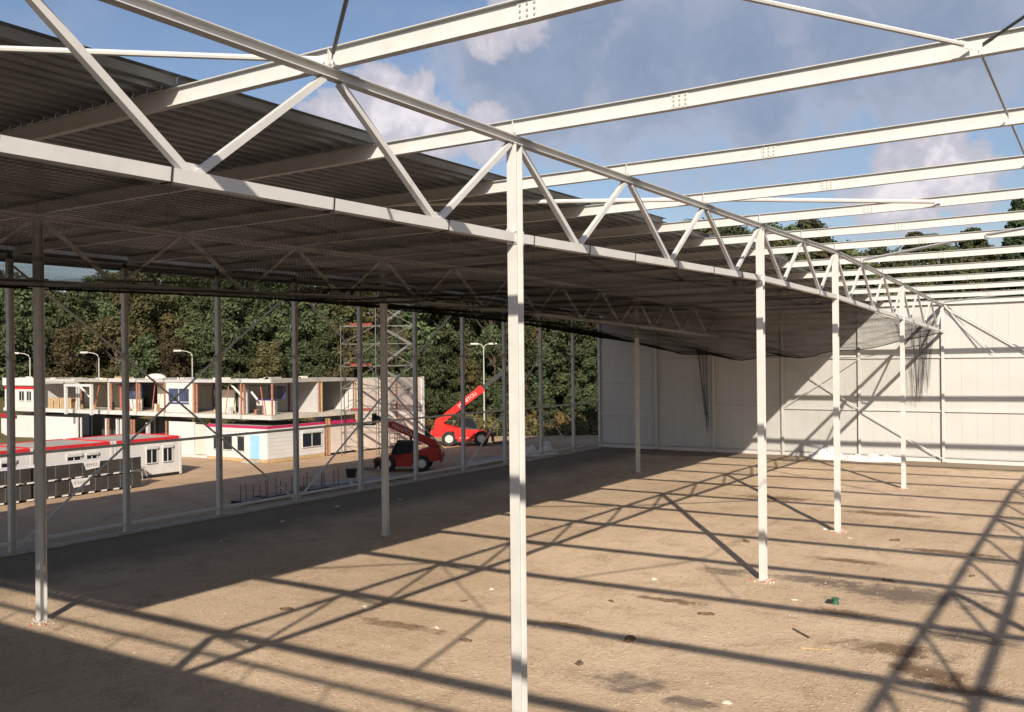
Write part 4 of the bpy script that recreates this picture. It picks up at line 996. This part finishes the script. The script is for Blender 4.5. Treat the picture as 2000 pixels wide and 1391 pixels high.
# ------------------------------------------------------------------ small things on the hall floor
t = thing('green_cap', 'green plastic pipe cap standing on the ground by the grey stain', 'pipe cap', (-8.2, 34.0, 0))
part('cap', MB().tube((-8.2,34.0,0), (-8.2,34.0,.17), .13, 14, .10), 'green', t); part('rim', MB().tube((-8.2,34.0,.17), (-8.2,34.0,.21), .14, 14), 'green', t); part('flap', MB().box(-8.5,-8.28,33.9,34.1,.0,.12), 'black', t)
def lump(name, x, y, s, m, label, cat, seed, flat=.35, group=None):
    bm = bmesh.new(); bmesh.ops.create_icosphere(bm, subdivisions=3, radius=1)
    for v in bm.verts:
        k = 1 + .6*mnoise.noise((v.co.x*1.5+seed, v.co.y*1.5, v.co.z*1.5+seed)) + .35*mnoise.noise((v.co.x*4+seed, v.co.y*4, v.co.z*4))
        v.co = Vector((v.co.x*s[0]*k, v.co.y*s[1]*k, max(-.2, v.co.z)*s[0]*flat*k))
    me = bpy.data.meshes.new(name); bm.to_mesh(me); bm.free(); me.materials.append(M[m])
    for p in me.polygons: p.use_smooth = True
    o = bpy.data.objects.new(name, me); put(o); o.location = (x, y, .01); o.rotation_euler = (0, 0, seed); tag(o, label, cat, group); return o
for i, (x, y, s) in enumerate([(-16.93,23.74,.16),(-12.62,26.42,.24),(-11.63,30.41,.2),(-12.88,23.63,.15),(-24.6,23.5,.2),(-14.6,43.5,.22),(-8.6,47.2,.22),(-15.2,30.3,.12),(-19.8,27.6,.1),(-7.3,38.5,.22),(-4.6,41.0,.14)]):
    lump('earth_clod', x, y, (s*1.3, s*.6), 'clod', 'dark flat clod of earth lying on the sunlit ground', 'clod', i*1.7, .25, 'dark earth clods')
for i, (x, y, s) in enumerate([(-22.27,25.17,.18),(-22.89,20.21,.1),(-15.23,34.2,.15),(-12.2,48.5,.13),(-10.6,46.7,.14),(-8.9,45.0,.1),(-19.9,29.6,.12),(-8.2,22.8,.14),(-18.6,24.4,.1),(-24.5,36.0,.14),(-21.0,33.0,.12),(-9.6,33.8,.1),(-36.9,31.0,.14),(-38.4,36.5,.16),(-39.5,42.0,.16),(-37.9,46.0,.12)]):
    lump('stone_chip', x, y, (s, s*.6), 'chip', 'small pale stone chip lying on the hall ground', 'stone', i*2.3, .4, 'pale stone chips')
t = single('timber_batten', MB().bar((-7.9,28.2,.03),(-7.0,28.5,.03),.05,.04), 'wood', 'thin timber batten lying on the ground at lower right', 'batten', (-7.4,28.3,0))
t = single('timber_batten', MB().bar((-8.6,30.1,.03),(-7.9,29.4,.03),.05,.04), 'plank', 'dark stick lying on the ground left of the timber batten', 'batten', (-8.2,29.8,0))
rr = random.Random(21); mb = MB()
for i in range(5200):
    yy = 16 + 40*rr.random()**1.6; xx = rr.uniform(-34, 1)
    s = rr.uniform(.012, .035)*(1.6 if rr.random() < .06 else 1); a = rr.uniform(0, 6.28); ca, sa = math.cos(a)*s, math.sin(a)*s
    z = 0.022*(mnoise.noise((xx*.5, yy*.5, 0)) + .5*mnoise.noise((xx*1.35, yy*1.35, 7)))
    mb.add([(xx+ca,yy+sa,z-.004),(xx-sa,yy+ca*.8,z-.004),(xx-ca,yy-sa,z-.004),(xx+sa,yy-ca*.8,z-.004),(xx+ca*.2,yy,z+s*.9)], [(0,1,4),(1,2,4),(2,3,4),(3,0,4)])
single('gravel', mb, 'stone', 'loose gravel strewn over the hall ground', 'gravel', kind='stuff')

# ------------------------------------------------------------------ trees
def tree_mesh(seed, h, crown, leafn, leafs, conifer=False, lo=.10):
    rr = random.Random(seed); tk = MB(); cr = MB()
    tk.tube((0,0,-.5), (0,0,h*.55), h*.016, 8, h*.009); tk.tube((0,0,h*.55), (rr.uniform(-.3,.3),rr.uniform(-.3,.3),h*.93), h*.009, 6, h*.002)
    clumps = []
    if conifer:
        for i in range(46):
            f = i/46; z = h*(.16+.84*f); r = crown*(1-f)**.9+.15
            for a in range(5):
                th = rr.uniform(0, 6.28); clumps.append((r*.6*math.cos(th), r*.6*math.sin(th), z, max(.35, r*.55), .4))
    else:
        for i in range(46):
            f = rr.random()**.9; z = h*(lo+(.95-lo)*f); rad = crown*(math.sin(math.pi*min(1, .20+.76*f))**.6)
            th = rr.uniform(0, 6.28); r = rad*rr.uniform(.35, .92); s = crown*rr.uniform(.26, .46)
            clumps.append((r*math.cos(th), r*math.sin(th), z, s, .8))
            if i % 3 == 0: tk.tube((0,0,max(h*.2, z-h*.14)), (r*.85*math.cos(th), r*.85*math.sin(th), z), h*.006, 5, h*.0015)
    per = leafn // len(clumps)
    for cx, cy, cz, s, fl in clumps:
        for _ in range(per):
            d = Vector((rr.gauss(0,1), rr.gauss(0,1), rr.gauss(0,1))).normalized()*(s*rr.uniform(.55, 1.05))
            p = Vector((cx+d.x, cy+d.y, cz+d.z*fl)); L = leafs*rr.uniform(.55, 1.35)
            nrm = (d.normalized() + Vector((rr.uniform(-1,1), rr.uniform(-1,1), rr.uniform(-.3,1)))*.8).normalized()
            a = nrm.orthogonal().normalized(); a.rotate(Matrix.Rotation(rr.uniform(0, 6.28), 3, nrm)); b = nrm.cross(a)
            cr.add([p-a*L, p-b*L*.5-a*.1*L, p+a*L, p+b*L*.5+a*.15*L], [(0,1,2,3)])
    return tk, cr
PROTO = []
for i, (h, c_, n, ls) in enumerate([(17, 4.3, 9500, .32), (20, 4.7, 10500, .33), (15, 4.1, 9000, .30), (22, 5.0, 11500, .34), (18, 4.0, 9000, .31)]):
    tk, cr = tree_mesh(100+i, h, c_, n, ls); PROTO.append((h, mesh('trunk', tk, 'bark'), {}, cr))
tk, cr = tree_mesh(150, 26, 2.6, 3200, .34, False, .80); HIGH = (26, mesh('trunk', tk, 'bark'), {}, cr)
tk, cr = tree_mesh(200, 24, 4.2, 9200, .36, True); CONI = (24, mesh('trunk', tk, 'bark'), {}, cr)
def tree(pr, x, y, z, h, m, label, group, cat='tree', name='leafy_tree'):
    if m not in pr[2]: pr[2][m] = mesh('crown', pr[3], m)
    o = bpy.data.objects.new(name, None); put(o); o.location = (x, y, z); s = h/pr[0]; o.scale = (s*random.uniform(.9,1.15), s*random.uniform(.9,1.15), s); o.rotation_euler = (0, 0, random.uniform(0, 6.28))
    tag(o, label, cat, group)
    shared('trunk', pr[1], o); shared('crown', pr[2][m], o)
    return o
def at(px, d):
    r = (px-1000)/1821*d; return r*.8429 - d*.5381, d*.8429 + r*.5381
def topz(px, py, d): return H + (706 - .0100*(px-1000) - py)/1821*d
random.seed(99)
LG = 'green leafy tree in the dense wood behind the site'; LB = 'brown autumn-leaved tree in the dense wood behind the site'; LM = 'tree with partly turned leaves in the dense wood behind the site'
LH = 'leafy tree of the wood rising behind the far wall'
# back row: skyline
SKY = [(-120, 500), (0, 505), (60, 522), (110, 540), (170, 540), (230, 525), (270, 505), (400, 500), (900, 480), (1200, 440), (1290, 420), (1340, 416), (1400, 432), (1500, 424), (1600, 420), (1640, 448), (1740, 462), (1850, 472), (1930, 474), (2100, 470)]
px = -110
while px < 2120:
    d = random.uniform(140, 152); x, y = at(px, d); top = topz(px, lerp(px, SKY) + random.uniform(-4, 26), d); zb_ = 7.6
    m = random.choice(('leaf', 'leaf', 'leafmix', 'leaf', 'leafmix')); lab = LH if px > 1190 else (LM if m == 'leafmix' else LG)
    tree(random.choice(PROTO), x, y, zb_, max(11, top-zb_), m, lab, 'trees behind the far wall' if px > 1190 else ('turning trees in the wood' if m == 'leafmix' else 'green trees in the wood'))
    px += random.uniform(44, 62)
# middle and front rows, behind the cabins and the yard
for (d0, d1, z, h0, h1, step, pend) in ((128, 136, 4.2, 14, 18, 46, 1230), (117, 123, 1.2, 9.5, 14, 46, 1200), (111.5, 115, .3, 3.0, 5.5, 44, 1190)):
    px = -100
    while px < pend:
        d = random.uniform(d0, d1); x, y = at(px, d)
        small = d < 116
        brown = any(abs(px-q) < 30 for q in (155, 225, 335, 520, 690)) and d < 124 or random.random() < .05
        if small: LGs = 'low leafy bush at the foot of the wood'
        m = 'leafbrown' if brown else random.choice(('leaf', 'leafmix', 'leaf'))
        lab, g = (LB, 'brown trees in the wood') if brown else ((LM, 'turning trees in the wood') if m == 'leafmix' else (LG, 'green trees in the wood'))
        if small: tree(random.choice(PROTO), x, y, z, random.uniform(h0, h1), m, LGs, 'bushes at the foot of the wood', 'bush', 'leafy_bush')
        else: tree(random.choice(PROTO), x, y, z, random.uniform(h0, h1), m, lab, g)
        px += random.uniform(step*.8, step*1.25)
# second row behind the far wall, and single skyline trees
px = 1230
while px < 2100:
    d = random.uniform(124, 132); x, y = at(px, d)
    tree(random.choice(PROTO), x, y, 3.4, topz(px, lerp(px, SKY)+random.uniform(20, 60), d)-3.4, random.choice(('leaf', 'leafmix')), LH, 'trees behind the far wall'); px += random.uniform(60, 84)
for px, py, wd, lab in ((1790, 446, 1, 'small round treetop on the skyline at right, left of two others'), (1824, 450, 1, 'small round treetop on the skyline between two others at right'), (1902, 437, 1, 'small round treetop on the skyline nearest the dark conifer')):
    x, y = at(px, 175); tree(HIGH, x, y, 9, topz(px, py, 175)-9, 'leaf', lab, 'skyline trees')
x, y = at(1990, 120); tree(CONI, x, y, 2.0, topz(1990, 372, 120)-2, 'needle', 'dark conifer at the right edge of the skyline', None, name='conifer')
# undergrowth along the foot of the wood
rr = random.Random(77); mb = MB()
for i in range(9000):
    px = rr.uniform(780, 1200) if rr.random() < .6 else rr.uniform(-60, 800); d = rr.uniform(108.5, 117)
    x, y = at(px, d); z0 = max(0, (d-110)*.12); hh = rr.uniform(.2, 1.9)*(.4+.6*abs(mnoise.noise((px*.02, d*.3, 1)))*2)
    p = Vector((x, y, z0+hh)); L = rr.uniform(.15, .38); a = Vector((rr.uniform(-1,1), rr.uniform(-1,1), rr.uniform(-.5,.8))).normalized(); b = a.orthogonal().normalized()
    mb.add([p-a*L, p-b*L*.5, p+a*L, p+b*L*.5], [(0,1,2,3)])
single('undergrowth', mb, 'grass', 'rough undergrowth along the foot of the wood', 'undergrowth', kind='stuff')
